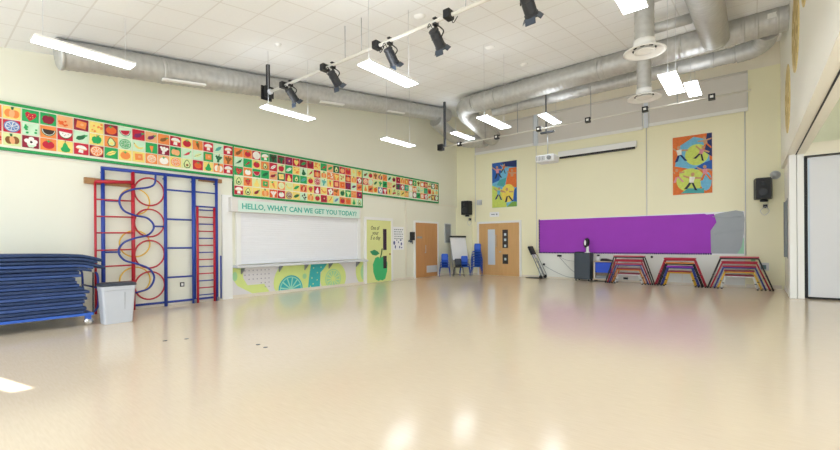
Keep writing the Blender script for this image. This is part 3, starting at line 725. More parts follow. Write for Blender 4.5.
# mural below the hatch (painted citrus)
t = thing('mural_panel', (XL,7.5,0), 'citrus mural panel in lime and teal under the serving hatch counter', 'mural')
MB().box(XL+.002,5.21,.072,XL+.012,9.77,.773).build('ground', MUR0, t)
MX = XL+.012
NP = [0]
def clipz(poly, lo, hi, ya=5.21, yb=9.77):
    return [(min(max(y, ya), yb), min(max(z, lo), hi)) for y, z in poly]
def paint(mb, poly, m, layer):
    NP[0] += 1
    mb.prism(clipz(poly, .075, .77), (MX,0,0), LU, LV, .0012*layer+.00003*NP[0], m)
b = MB()
paint(b, circ(7.0,.28,.62,.62,28), 0, 1); paint(b, circ(8.48,.3,.52,.5,26), 0, 1); paint(b, [(7.35,.77),(7.75,.77),(7.6,.075),(7.2,.075)], 0, 1)
paint(b, [(5.21,.77),(5.5,.77),(5.5,.5),(5.62,.3),(6.1,.3),(6.25,.075),(5.75,.075),(5.35,.3),(5.21,.5)], 0, 1)
paint(b, circ(9.85,.45,.42,.5,24), 0, 1); paint(b, [(8.0,.4),(8.15,.77),(8.6,.77),(8.3,.5)], 0, 1)
b.build('lime_shape', MUR_L, t)
for cy, cz_, r, mi in ((6.93,.08,.4,0),(8.47,.27,.31,1)):
    b = MB()
    paint(b, circ(cy,cz_,r,r,28), mi+2, 2)
    paint(b, circ(cy,cz_,r*.9,r*.9,28), mi, 3)
    for k in range(12):
        a = k*pi/6+.1
        paint(b, [(cy+.06*cos(a),cz_+.06*sin(a)),(cy+r*.84*cos(a-.2),cz_+r*.84*sin(a-.2)),(cy+r*.84*cos(a+.2),cz_+r*.84*sin(a+.2))], mi+2, 4)
    b.build('citrus_slice', [MUR_M, MUR_L, MUR_T, MUR_G], t)
b = MB()
paint(b, [(7.63,.77),(8.25,.77),(8.12,.62),(7.98,.5),(7.95,.075),(7.52,.075),(7.56,.4)], 0, 3)
for y, z in ((7.72,.65),(7.86,.5),(7.66,.35),(7.85,.28),(7.7,.17),(8.0,.66),(7.6,.1)): paint(b, circ(y,z,.022,n=6), 1, 4)
b.build('teal_shape', [MUR_T, MUR_L, MUR_G], t)
for a_ in ((7.4,.42,.07,.08,14),(5.28,.55,.065,.12,14),(9.9,.4,.25,.32,20)):
    b = MB(); paint(b, circ(*a_), 0, 2); b.build('green_spot', MUR_G, t)
b = MB()
for r_ in range(5):
    for c_ in range(7):
        if c_ >= r_-1+(2 if r_ > 2 else 0): paint(b, circ(5.55+c_*.115,.68-r_*.115,.018,n=6), 0, 2)
b.build('dot_pattern', MUR_D, t)

# ------------------------------------------------------------------ doors on the left wall
def frame_l(b, y0, y1, z1, w=.09, d=.045):
    b.box(XL,y0-w,0,XL+d,y0,z1); b.box(XL,y1,0,XL+d,y1+w,z1); b.box(XL,y0-w,z1,XL+d,y1+w,z1+w)
b = MB(); frame_l(b, 9.92, 11.16, 2.2, .1); d1 = struct(b, 'door_1', WHITE, bevel=.004)
MB().box(XL,9.92,.01,XL+.03,11.16,2.2).build('door_leaf', DOORG, d1)
b = MB().box(XL+.03,10.74,1.14,XL+.034,10.92,1.9).box(XL+.03,10.74,.48,XL+.034,10.92,.93); b.each('vision_panel', GLASSD, d1)
ap = [(-.02,.8),(.1,.86),(.26,.82),(.36,.62),(.34,.32),(.24,.06),(.1,0),(.0,.03),(-.1,0),(-.24,.06),(-.36,.32),(-.38,.6),(-.26,.82),(-.12,.86)]
MB().prism([(10.6+x,.05+z) for x, z in ap], (XL+.03,0,0), LU, LV, .0025).build('apple_motif', APPLE, d1)
MB().prism([(10.56,.86),(10.62,.87),(10.68,1.0),(10.72,1.2),(10.66,1.2),(10.62,1.0)], (XL+.03,0,0), LU, LV, .0035).build('apple_stalk', mat('stalk','4a6b3a',.7), d1)
MB().prism([(10.08,1.1),(10.2,.98),(10.38,.95),(10.55,1.02),(10.46,1.1),(10.3,1.16)], (XL+.03,0,0), LU, LV, .003).build('apple_leaf', LEAFG, d1)
b = MB()
b.text('One of', .2, (XL+.031,10.12,1.86), LU, LV, .003, width=.42, shear=.25); b.text('your', .2, (XL+.031,10.2,1.69), LU, LV, .003, width=.32, shear=.25); b.text('5 a day', .2, (XL+.031,10.1,1.52), LU, LV, .003, width=.5, shear=.25)
b.build('lettering', INK, d1)
MB().box(XL+.03,11.06,.96,XL+.07,11.1,1.02).build('handle', WOODB, d1)
b = MB(); frame_l(b, 12.58, 14.03, 2.2, .08); d2 = struct(b, 'door_2', WHITE, bevel=.004)
MB().box(XL,12.58,.01,XL+.03,13.13,2.2).build('narrow_leaf', OAK2, d2)
MB().box(XL,13.14,.01,XL+.034,14.03,2.2).build('door_leaf', OAK2, d2)
b = MB()
for i in range(7): b.box(XL+.034,13.3,.2+i*.037,XL+.05,13.98,.222+i*.037)
b.box(XL+.034,13.28,.18,XL+.038,14.0,.46)
b.build('air_grille', LGREY, d2)
MB().box(XL+.03,12.68,1.57,XL+.034,13.0,1.65).build('sign_plate', GREY, d2)
b = MB().tube([(XL+.07,13.19,1.02),(XL+.07,13.19,1.3)], .012, 6); b.box(XL+.034,13.17,.98,XL+.07,13.21,1.02); b.build('handle', STEEL, d2)
# poster, card reader, notice board
t = thing('poster', (XL,11.57,1.14), 'white poster with grey and blue writing beside the apple door', 'poster')
MB().box(XL+.002,11.28,1.14,XL+.008,11.9,2.0).build('paper', SHEETW, t)
b = MB(); rnd = random.Random(5)
for r_ in range(5):
    y = 11.36
    while y < 11.8:
        w = rnd.uniform(.03,.09); z = 1.9-r_*.085
        b.box(XL+.008,y,z-.02,XL+.0095,y+w,z+.015); y += w+.03
b.build('writing', GREY, t)
b = MB(); P_ink = mat('poster_blue','4a568c',.7)
for (y,z,w,h_) in ((11.36,1.4,.1,.16),(11.42,1.25,.07,.13),(11.6,1.42,.05,.08),(11.72,1.5,.1,.06),(11.76,1.36,.08,.12),(11.66,1.24,.06,.1),(11.78,1.22,.07,.05),(11.5,1.5,.06,.04)):
    b.prism(circ(y,z,w/2,h_/2,9), (XL+.008,0,0), LU, LV, .0015)
b.build('drawing', P_ink, t)
MB().box(XL,12.27,1.5,XL+.1,12.47,1.82).box(XL+.1,12.3,1.54,XL+.115,12.44,1.7).solo('dispenser', BLACK, 'black wall dispenser on the frame left of brown door', 'dispenser', bevel=.02)
b = MB().tube(curve([(XL+.04,12.2,1.5),(XL+.06,12.25,1.42),(XL+.05,12.33,1.47),(XL+.04,12.38,1.36)],4), .018, 6); b.box(XL,12.17,1.44,XL+.04,12.4,1.49)
b.solo('hanging_keys', DGREY, 'small dark keys on hook under the black wall dispenser', 'keys')
t = thing('notice_board', (XL,14.84,1.4), 'grey framed notice board on left wall above the blue chairs', 'board')
MB().box(XL,14.62,1.4,XL+.02,15.06,2.21).build('panel', GREY, t)
MB().box(XL,14.6,1.41,XL+.03,14.63,2.2).box(XL,15.05,1.41,XL+.03,15.08,2.2).box(XL,14.6,2.2,XL+.03,15.08,2.23).box(XL,14.6,1.38,XL+.03,15.08,1.41).build('frame', LGREY, t)
MB().box(XL,3.98,.4,XL+.015,4.07,.5).box(XL+.015,4.0,.42,XL+.02,4.05,.48,1).solo('wall_socket', [BLACK, WHITE], 'small black wall socket behind the climbing frame', 'socket')

# ------------------------------------------------------------------ far wall: double door
b = MB(); w = .09
b.box(-9.17-w,YF-.05,0,-9.17,YF,2.2).box(-7.3,YF-.05,0,-7.3+w,YF,2.2).box(-9.17-w,YF-.05,2.2,-7.3+w,YF,2.2+w)
d3 = struct(b, 'door_3', WHITE, bevel=.004)
MB().box(-9.17,YF-.03,.01,-8.26,YF,2.2).build('door_leaf', OAK, d3)
MB().box(-8.25,YF-.034,.01,-7.3,YF,2.2).build('door_leaf', OAK, d3)
MB().box(-8.74,YF-.036,.45,-8.4,YF-.03,1.95).build('vision_panel', GLASSL, d3)
b = MB().box(-8.05,YF-.04,1.16,-7.8,YF-.034,1.92).box(-8.05,YF-.04,.5,-7.8,YF-.034,.9); b.each('vision_panel', GLASSD, d3)
b = MB()
for z in (1.25,1.5,1.72,.7): b.box(-7.97,YF-.042,z-.05,-7.88,YF-.04,z+.05)
b.each('glazed_notice', GLASSL, d3)
MB().tube([(-8.33,YF-.09,1.2),(-8.33,YF-.09,1.72)], .014, 8).box(-8.34,YF-.09,1.22,-8.32,YF-.03,1.24).box(-8.34,YF-.09,1.68,-8.32,YF-.03,1.7).build('pull_handle', STEEL, d3)
MB().box(-8.2,YF-.06,.98,-8.12,YF-.034,1.02).build('lever', STEEL, d3)
t = thing('door_sign', (-8.43,YF-.01,2.48), 'small white sign on wall above the wooden double door', 'sign')
MB().box(-8.66,YF-.012,2.48,-8.22,YF,2.68).build('plate', SHEETW, t)
MB().box(-8.58,YF-.014,2.56,-8.42,YF-.012,2.6).box(-8.36,YF-.014,2.55,-8.29,YF-.012,2.61).build('marking', GREY, t)

# ------------------------------------------------------------------ speakers
def speaker(x, z, yf, label):
    t = thing('loudspeaker', (x,yf,z), label, 'speaker', 'black wall loudspeakers')
    b = MB(); loft(b, [(off2([(-.2,.14),(.2,.14),(.16,-.14),(-.16,-.14)][::-1],x,yf-.24),z),(off2([(-.21,.15),(.21,.15),(.17,-.15),(-.17,-.15)][::-1],x,yf-.24),z+.03),(off2([(-.21,.15),(.21,.15),(.17,-.15),(-.17,-.15)][::-1],x,yf-.24),z+.57),(off2([(-.2,.14),(.2,.14),(.16,-.14),(-.16,-.14)][::-1],x,yf-.24),z+.6)], smooth=False)
    b.build('cabinet', BLACK, t)
    MB().box(x-.15,yf-.396,z+.04,x+.15,yf-.39,z+.56).build('grille', mat('grille','2a2b2f',.7), t)
    MB().lathe([(.12,0),(.1,.006),(.05,.004)], (x,yf-.396,z+.2), (0,-1,0), 20).lathe([(.06,0),(.03,.004)], (x,yf-.396,z+.44), (0,-1,0), 14).each('cone', SPOT, t)
    MB().box(x-.05,yf-.1,z+.2,x+.05,yf,z+.4).each('wall_bracket', BLACK, t)
    MB().lathe([(.09,0),(.1,.04),(.07,.07)], (x+.02,yf-.2,z-.07), n=12).build('swivel', BLACK, t)
    MB().box(x+.0,yf-.05,z-.24,x+.1,yf,z-.14).build('cable_outlet', BLACK, t)
    MB().tube(curve([(x+.05,yf-.06,z-.2),(x-.06,yf-.07,z-.32),(x+.03,yf-.06,z-.45),(x+.14,yf-.07,z-.33),(x+.06,yf-.06,z-.2)],5), .008, 5).build('cable_loop', LGREY, t)
speaker(-9.62,2.6,YF-.1,'black loudspeaker high in the left far corner above the flip chart')
speaker(.3,2.57,YF,'black loudspeaker on far wall at right, next to white opening post')
MB().box(-9.27,YF-.06,3.02,-9.03,YF,3.24).lathe([(.08,0),(.06,.02)], (-9.15,YF-.06,3.13), (0,-1,0), 14).solo('alarm_sounder', LGREY, 'pale grey alarm box on far wall right of left loudspeaker', 'alarm', bevel=.02)
MB().lathe([(.12,0),(.12,.04),(.1,.05),(.08,.08),(.09,.09)], (.575,YF,3.26), (0,-1,0), 20).solo('alarm_sounder', LGREY, 'round pale grey alarm sounder right above the right hand loudspeaker', 'alarm')

# ------------------------------------------------------------------ paintings of dancers
ART = {k: mat('art_'+k, v, .7, var=.22, scale=14) for k, v in {'blue':'2a5fb4','sky':'6fb6d6','orange':'e07636','lime':'c9d968','green':'7fae4f','navy':'23356f','skin':'c79a72','white':'e8e6dc','black':'2c3140','pink':'d98f9c','yellow':'ecd45c','teal':'4aa3a5'}.items()}
AK = list(ART); AM = [ART[k] for k in AK]
def fig(b, x, z, s, top, legs, lean=0., arm=.5, lim=(-99,99)):
    """a small painted dancing figure: head, torso, two arms, two legs"""
    def q(p, m, l): b.prism([(min(max(x+(px*cos(lean)-pz*sin(lean))*s, lim[0]), lim[1]), z+(px*sin(lean)+pz*cos(lean))*s) for px, pz in p], (0,YF-.03,0), FU, FV, .0015*l, AK.index(m))
    q(circ(0,.88,.1,.12,10), 'skin', 5)
    q([(-.14,.74),(.14,.74),(.11,.38),(-.11,.38)], top, 4)
    q([(-.12,.74),(-.14,.62),(-.45,.62+arm*.5),(-.48,.72+arm*.5)], 'skin', 3); q([(.12,.74),(.48,.8-arm*.3),(.46,.7-arm*.3),(.13,.62)], 'skin', 3)
    q([(-.11,.4),(.02,.4),(-.15,.0),(-.32,-.02),(-.2,.2)], legs, 4); q([(0,.4),(.11,.4),(.28,.1),(.38,-.04),(.24,-.04)], legs, 4)
def painting(x0, x1, z0, z1, patches, figs, label):
    t = thing('dancer_painting', ((x0+x1)/2,YF-.03,z0), label, 'painting')
    MB().box(x0,YF-.03,z0,x1,YF-.002,z1).build('canvas', patches[0], t)
    b = MB()
    for l, (poly, m) in enumerate(patches[1:]):
        b.prism([(min(max(x,0),1)*(x1-x0)+x0, min(max(z,0),1)*(z1-z0)+z0) for x, z in poly], (0,YF-.03,0), FU, FV, .0004*(l+1), AK.index(m))
    b.build('painted_ground', AM, t)
    for (x, z, s, a, c, ln, ar) in figs:
        b = MB(); fig(b, x0+x*(x1-x0), z0+z*(z1-z0), s*(z1-z0)*.9, a, c, ln, ar, (x0+.01,x1-.01)); b.build('painted_dancer', AM, t)
painting(-8.52,-7.4,2.86,4.74,[ART['sky'],([(0,.55),(.3,.6),(.45,1),(0,1)],'blue'),([(.55,.5),(1,.4),(1,.85),(.7,.85)],'orange'),([(.5,.9),(1,.85),(1,1),(.4,1)],'navy'),([(0,0),(.6,0),(.55,.35),(.2,.45),(0,.5)],'lime'),(circ(.66,.3,.28,.2,18),'yellow'),([(.6,0),(1,0),(1,.12),(.8,.1)],'green'),([(.2,.5),(.5,.45),(.6,.65),(.3,.6)],'teal'),([(.85,.12),(1,.1),(1,.42),(.9,.36)],'blue')],
         [(.25,.66,.3,'pink','black',.1,.6),(.25,.18,.3,'sky','navy',-.1,.4),(.68,.12,.34,'yellow','black',.15,.5),(.82,.55,.3,'skin','orange',0,.4),(.45,.76,.22,'orange','black',-.2,.3)],
         'tall blue and lime painting of dancers above the wooden double door')
painting(-1.94,-.9,2.88,4.73,[ART['orange'],([(.05,.5),(.2,.85),(.55,.97),(.9,.9),(.95,.5),(.5,.42)],'sky'),(circ(.62,.66,.3,.18,20),'lime'),([(.8,.7),(1,.6),(1,1),(.88,1)],'navy'),(circ(.45,.24,.36,.2,22),'lime'),([(.55,.42),(1,.36),(1,.55),(.75,.5)],'blue'),(circ(.85,.2,.14,.16,12),'sky'),([(.2,.02),(.8,0),(.8,.08),(.4,.1)],'teal'),([(0,.25),(.12,.3),(.2,.45),(0,.5)],'orange')],
         [(.2,.58,.3,'white','navy',.1,.5),(.66,.58,.26,'pink','black',-.35,.4),(.45,.08,.32,'white','black',-.15,.2),(.84,.22,.28,'pink','orange',.05,.5),(.14,.22,.26,'orange','pink',.1,.3),(.88,.74,.24,'skin','orange',.2,.2)],
         'tall orange painting of dancers in lime circles, above the purple board')

# ------------------------------------------------------------------ purple pinboard
t = thing('pin_board', (-3.3,YF-.03,.95), 'long pinboard covered with purple paper, torn at its right end', 'board')
MB().box(-6.47,YF-.02,.955,-.12,YF-.002,2.27).build('backing', SHEETW, t)
MB().prism([(-6.44,.98),(-.94,1.0),(-.95,1.7),(-.93,1.76),(-.94,1.74),(-.8,1.96),(-.86,2.22),(-1.05,2.21),(-1.1,2.235),(-6.44,2.255)], (0,YF-.0205,0), FU, FV, .012).build('purple_paper', PURPLE, t)
MB().prism([(-1.0,1.0),(-.3,1.0),(-.2,1.2),(-.14,1.6),(-.12,2.05),(-.15,2.25),(-.33,2.3),(-.5,2.27),(-.7,2.24),(-.84,2.2),(-.9,1.95),(-1.0,1.75)], (0,YF-.0205,0), FU, FV, .008).build('grey_paper', GSHEET, t)
MB().prism([(-.3,1.0),(-.14,1.0),(-.14,1.5)], (0,YF-.0205,0), FU, FV, .004).build('green_paper', GRSLIV, t)
b = MB()
for k in range(22): b.prism(circ(-6.45,.99+k*.06,.032,n=8), (0,YF-.0205,0), FU, FV, .016)
for k in range(90): b.prism(circ(-6.42+k*.0615,.985,.03,n=8), (0,YF-.0205,0), FU, FV, .016)
b.build('scalloped_border', PURP2, t)
MB().tube(curve([(-.9,YF-.03,2.14),(-.6,YF-.04,2.08),(-.2,YF-.03,2.1)],4), .01, 5).tube(curve([(-.85,YF-.028,1.6),(-.5,YF-.036,1.66),(-.15,YF-.028,1.7)],4), .008, 5).each('paper_crease', GSHEET, t)

# ------------------------------------------------------------------ low things along the far wall
FY = YF-.075
t = thing('storage_cabinet', (-4.68,15.28,0), 'dark slate grey cabinet on feet below the purple board', 'cabinet')
MB().box(-4.95,15.06,.06,-4.41,15.5,1.0).build('body', CAB, t, bevel=.012)
MB().box(-4.94,15.045,.075,-4.42,15.06,.985).build('door', CAB, t, bevel=.004)
b = MB()
for x in (-4.9,-4.46):
    for y in (15.1,15.45): b.lathe([(.025,0),(.025,.06)], (x,y,0), n=8)
b.each('foot', BLACK, t)
MB().box(-4.94,15.1,1.0,-4.7,15.4,1.03).solo('flat_case', BLACK, 'flat dark case lying on top of the slate cabinet', 'case', bevel=.01)
t = thing('dispenser_stand', (-4.55,15.25,1.0), 'black and white oval headed stand on top of dark cabinet', 'stand')
MB().lathe([(.09,0),(.09,.02),(.05,.04),(.045,.22),(.03,.24)], (-4.53,15.22,1.0), n=16).build('stem', SHEETW, t)
b = MB(); b.lathe([(.005,-.18),(.06,-.15),(.1,-.06),(.105,.04),(.07,.15),(.01,.19)], (-4.56,15.22,1.34), (.15,-.1,1), 16); b.build('head', BLACK, t)
b = MB(); b.prism(circ(0,0,.03,.1,12), (-4.58,15.115,1.36), FU, FV, .006); b.build('face_plate', SHEETW, t)
t = thing('tray_unit', (-4.0,15.32,0), 'low wooden storage unit with one bright blue tray beside dark cabinet', 'unit')
MB().box(-4.32,15.17,.08,-4.28,15.48,.68).box(-3.72,15.17,.08,-3.68,15.48,.68).box(-4.32,15.17,.68,-3.68,15.48,.71).box(-4.32,15.17,.05,-3.68,15.48,.085).box(-4.28,15.46,.085,-3.72,15.48,.68).build('carcass', mat('tray_wood','cdb594',.5), t)
MB().box(-4.28,15.165,.085,-4.265,15.18,.68).box(-4.28,15.165,.085,-3.7,15.18,.1).build('edge_trim', SHEETW, t)
tr = MB().box(-4.25,15.16,.31,-3.73,15.44,.66).box(-4.26,15.15,.63,-3.72,15.44,.665).build('tray', TRAY, t, bevel=.006)
MB().box(-4.25,15.22,.1,-3.73,15.44,.2).build('lower_tray', GREY, t)
b = MB()
for x in (-4.28,-3.72):
    for y in (15.22,15.44): b.lathe([(.025,0),(.025,.05)], (x,y,0), n=8)
b.each('foot', BLACK, t)
b = MB(); b.lathe([(.06,0),(.06,.12),(.03,.15),(.03,.17)], (-4.19,15.32,.71), n=12); b.lathe([(.045,.17),(.045,.22),(.02,.225)], (-4.19,15.32,.71), n=12, m=1)
b.solo('bottle', [SHEETW, BLACK], 'small white bottle with black cap on the tray unit', 'bottle')
b = MB(); loft(b, [(off2(rrect(.2,.12,.05),-3.9,15.32),.71),(off2(rrect(.19,.11,.05),-3.92,15.32),.75),(off2(rrect(.08,.06,.03),-4.0,15.32),.8)]); b.solo('cloth_bag', BLACK, 'crumpled black bag lying on top of the tray unit', 'bag')
# sack truck
t = thing('sack_truck', (-6.5,15.3,0), 'tilted black and chrome sack truck leaning beside the wooden double door', 'hand truck')
P0, P1 = Vector((-6.2,0,.08)), Vector((-6.72,0,1.24))
dr = (P1-P0).normalized(); nn = Vector((dr.z,0,-dr.x))
for y in (15.12,15.42):
    b = MB().tube([P0+Vector((0,y,0)),P1+Vector((0,y,0))], .016, 8); b.tube([P0+nn*.1+Vector((0,y,0)),P0+dr*.85+nn*.07+Vector((0,y,0)),P0+dr*.95+Vector((0,y,0))], .012, 8); b.build('rail', GREY, t)
b = MB()
for f_ in (.1,.35,.6): b.tube([P0+dr*f_+Vector((0,15.12,0)),P0+dr*f_+Vector((0,15.42,0))], .012, 6)
b.each('crossbar', CHROME, t)
b = MB(); cc = P0+dr*1.08+Vector((0,15.27,0)); b.obox(cc, dr*.17, (0,.17,0), nn*.045); b.build('back_pad', BLACK, t, bevel=.01)
b = MB(); b.obox(P0+dr*.83+Vector((0,15.27,0)), dr*.07, (0,.13,0), nn*.03); b.build('label_plate', SHEETW, t)
MB().box(-6.82,15.06,.005,-6.14,15.45,.025).build('toe_plate', BLACK, t, bevel=.004)
for y in (15.06,15.48): MB().lathe([(.03,-.02),(.055,-.02),(.07,-.01),(.07,.01),(.055,.02),(.03,.02)], (-6.2,y,.07), (0,1,0), 18).build('wheel', BLACK, t)
# sockets and cables on the white dado
for (x,z,w,lb) in ((-6.26,.53,.035,'round black cable socket low on wall right of sack truck'),(-5.65,.87,.075,'black double socket under the purple board, left of dark cabinet'),(-2.55,.87,.03,'small black socket under the purple board between first two trestle nests'),(-3.35,.12,.07,'dark floor level socket seen under the left trestle nest')):
    MB().box(x-w,YF-.11,z-.035,x+w,FY+.03,z+.035).solo('wall_socket', BLACK, lb, 'socket', bevel=.006)
MB().tube(curve([(-6.26,YF-.12,.5),(-5.9,YF-.09,.3),(-5.4,YF-.09,.1),(-5.0,YF-.09,.06)],5), .008, 5).solo('cable', GREY, 'thin grey cable drooping from round socket along white wall base', 'cable')
MB().tube(curve([(-5.65,YF-.12,.84),(-5.45,YF-.09,.6),(-5.2,YF-.09,.35),(-4.99,YF-.09,.22)],5), .008, 5).tube(curve([(-5.62,YF-.12,.84),(-5.4,YF-.09,.72),(-4.99,YF-.09,.66)],5), .006, 5).solo('cable', GREY, 'pair of grey cables running from double socket to dark cabinet', 'cable')
MB().box(.2,YF-.06,.52,.42,YF,.74).box(.24,YF-.075,.56,.36,YF-.06,.68,1).solo('wall_box', [LGREY, mat('box_teal','4b6f78',.5)], 'pale wall box with dark teal cover behind the right trestle nest', 'box')
MB().box(.02,YF-.03,.78,.12,YF,.88).solo('wall_box', mat('sock_green','8cc79a',.6), 'small green plate on far wall above the right trestle nest leg', 'box')

# ------------------------------------------------------------------ nesting trestles
def trestle(cx, cy, bh, thw, h, leg, label, D=.19, thick=.035, top=RED, seat=False):
    t = thing('nesting_trestle', (cx,cy,0), label, 'trestle', 'nested gym trestles')
    mm = MB().box(cx-thw-.02,cy-D,h-thick,cx+thw+.02,cy+D,h).build('top_board', top, t, bevel=.012)
    r = .019
    MB().tube([(cx-thw,cy-D+.03,h-thick-r),(cx+thw,cy-D+.03,h-thick-r)], r, 8).tube([(cx-thw,cy+D-.03,h-thick-r),(cx+thw,cy+D-.03,h-thick-r)], r, 8).build('top_rail', leg, t)
    for sx in (-1,1):
        for sy in (-1,1):
            yy = cy+sy*(D-.03)
            MB().tube([(cx+sx*thw,yy,h-thick-r),(cx+sx*bh,yy,.02)], r, 8).build('leg', leg, t)
            MB().lathe([(r*1.2,0),(r*1.2,.035)], (cx+sx*bh,yy,0), n=8).build('rubber_foot', BLACK, t)
        f = .55; xx = cx+sx*(thw+(bh-thw)*f); zz = (h-thick)*(1-f)
        MB().tube([(xx,cy-D+.03,zz),(xx,cy+D-.03,zz)], r*.8, 6).build('end_brace', leg, t)
        MB().box(xx-.026,cy-D+.005,zz-.012,xx+.026,cy-D+.03,zz+.012).build('hook_bracket', BLACK, t)
    return t
WLEG = mat('leg_white', 'e4e6e8', .4); BLEG = mat('leg_black', '1e1f24', .4); RLEG = mat('leg_red', 'b3213a', .4); ULEG = mat('leg_navy', '2c3f96', .4); YLEG = mat('leg_yellow', 'e2b436', .4); OLEG = mat('leg_orange', 'd98a35', .4)
RTOP = mat('top_red', 'b5203a', .45); RTOP2 = mat('top_wine', '8f1d38', .45); RTOP3 = mat('top_rose', 'cc5563', .45)
CY = 14.96
nest1 = [(.72,.445,.94,BLEG,RTOP3,'tallest, black-legged trestle with red top in the left nest'),(.66,.4,.81,RLEG,RTOP,'red-legged trestle, second tallest of the left nest'),(.6,.365,.68,ULEG,RTOP3,'navy-legged trestle, middle one of the left nest'),(.51,.34,.52,OLEG,RTOP2,'orange-legged trestle, second smallest of the left nest'),(.42,.31,.36,WLEG,RTOP2,'smallest trestle with white legs inside the left nest')]
nest2 = [(.675,.4,.89,RLEG,RTOP,'tallest, red-legged trestle with thick red top in the middle nest'),(.59,.365,.75,BLEG,OLEG,'black-legged trestle with orange top edge in middle nest'),(.5,.33,.63,ULEG,PURPLE,'navy-legged trestle with purple top in middle nest'),(.42,.3,.48,YLEG,RTOP2,'smallest, yellow-legged trestle of the middle nest')]
nest3 = [(.755,.44,.95,BLEG,RTOP3,'tallest, black-legged trestle of the right nest by the post'),(.685,.4,.81,RLEG,RTOP,'red-legged trestle, second tallest of the right nest'),(.59,.37,.68,ULEG,RTOP,'navy-legged trestle, middle one of the right nest'),(.505,.335,.55,YLEG,RTOP2,'yellow-legged trestle, second smallest of the right nest'),(.415,.32,.42,WLEG,RTOP2,'smallest trestle with white legs inside the right nest')]
for cx, nest in ((-3.12,nest1),(-1.695,nest2),(-.247,nest3)):
    for k, (bh, thw, h, leg, top, lb) in enumerate(nest):
        trestle(cx, CY, bh*.976, thw*.976, h*.98, leg, lb, thick=.05 if (nest is nest2 and k == 0) else .035, top=top)

# ------------------------------------------------------------------ chairs and flip chart
KX, KZ = .72, .84
def chair_proto(name, label, shellm, legm, group):
    t = thing(name, (0,0,0), label, 'chair', group)
    # seat shell
    b = MB(); prof = [(-.21,.46,.19),(-.19,.475,.2),(-.05,.465,.205),(.1,.455,.2),(.17,.47,.19),(.2,.53,.18)]
    vs = []; fs = []; n = 5
    for (y, z, hw) in prof:
        for k in range(n):
            s = -1+2*k/(n-1); vs.append((s*hw*KX, y*KX, (z+.015*s*s)*KZ))
    m = len(vs); vs += [(x, y, z-.012) for x, y, z in vs]
    R = len(prof)
    for i in range(R-1):
        for k in range(n-1):
            a = i*n+k; fs.append((a, a+1, a+n+1, a+n)); fs.append((m+a, m+a+n, m+a+n+1, m+a+1))
    for i in range(R-1): fs.append((i*n, i*n+n, m+i*n+n, m+i*n)); fs.append((i*n+n-1, m+i*n+n-1, m+i*n+2*n-1, i*n+2*n-1))
    for k in range(n-1): fs.append((k, m+k, m+k+1, k+1)); a = (R-1)*n+k; fs.append((a, a+1, m+a+1, m+a))
    b.add(vs, fs, 0, True); b.build('seat', shellm, t)
    b = MB(); prof = [(.19,.52,.18),(.21,.6,.185),(.24,.72,.2),(.268,.82,.19),(.28,.86,.16)]
    vs = []; fs = []
    for (y, z, hw) in prof:
        for k in range(n):
            s = -1+2*k/(n-1); vs.append((s*hw*KX, (y+.012-.012*s*s)*KX, z*KZ))
    m = len(vs); vs += [(x, y+.009, z) for x, y, z in vs]; R = len(prof)
    for i in range(R-1):
        for k in range(n-1):
            a = i*n+k; fs.append((a, a+1, a+n+1, a+n)); fs.append((m+a, m+a+n, m+a+n+1, m+a+1))
    for i in range(R-1): fs.append((i*n, i*n+n, m+i*n+n, m+i*n)); fs.append((i*n+n-1, m+i*n+n-1, m+i*n+2*n-1, i*n+2*n-1))
    for k in range(n-1): fs.append((k, m+k, m+k+1, k+1)); a = (R-1)*n+k; fs.append((a, a+1, m+a+1, m+a))
    b.add(vs, fs, 0, True); b.build('backrest', shellm, t)
    for sx in (-1,1):
        MB().tube([(sx*.235*KX,-.14*KX,.45*KZ),(sx*.31*KX,-.25*KX,.0)], .009, 8).build('leg', legm, t)
        MB().tube([(sx*.235*KX,.12*KX,.45*KZ),(sx*.31*KX,.24*KX,.0)], .009, 8).build('leg', legm, t)
    MB().tube([(-.235*KX,-.14*KX,.445*KZ),(.235*KX,-.14*KX,.445*KZ)], .009, 6).tube([(-.235*KX,.12*KX,.44*KZ),(.235*KX,.12*KX,.44*KZ)], .009, 6).each('seat_frame', legm, t)
    return t
blue0 = chair_proto('school_chair', '', CHAIR, CHLEG, 'blue stacking chairs')
used = [False]
def stack(x, y, rz, n, pitch, where):
    for k in range(n):
        if k == n-1: w = f'blue plastic chair on top of the {where}'
        elif k == 0: w = f'blue plastic chair standing on floor under the {where}'
        else: w = f'blue plastic chair, {ORD[k+1]} from floor in the {where}'
        loc = (x-sin(rz)*.0, y, k*pitch)
        if not used[0]:
            blue0.location = loc; blue0.rotation_euler = (0,0,rz); blue0['label'] = w; used[0] = True
        else: dup(blue0, loc, rz, w)
stack(-9.9,14.0,radians(35),3,.105,'short stack left of the flip chart')
stack(-9.02,15.1,radians(20),7,.105,'tall stack right of flip chart')
stack(-9.42,14.8,radians(40),2,.105,'low pair below the flip chart board')
ch = chair_proto('school_chair', 'charcoal chair standing in front of the flip chart legs', CHARC, BLEG, 'charcoal chairs')
del ch['group']; ch.location = (-9.44,14.34,0); ch.rotation_euler = (0,0,radians(40))
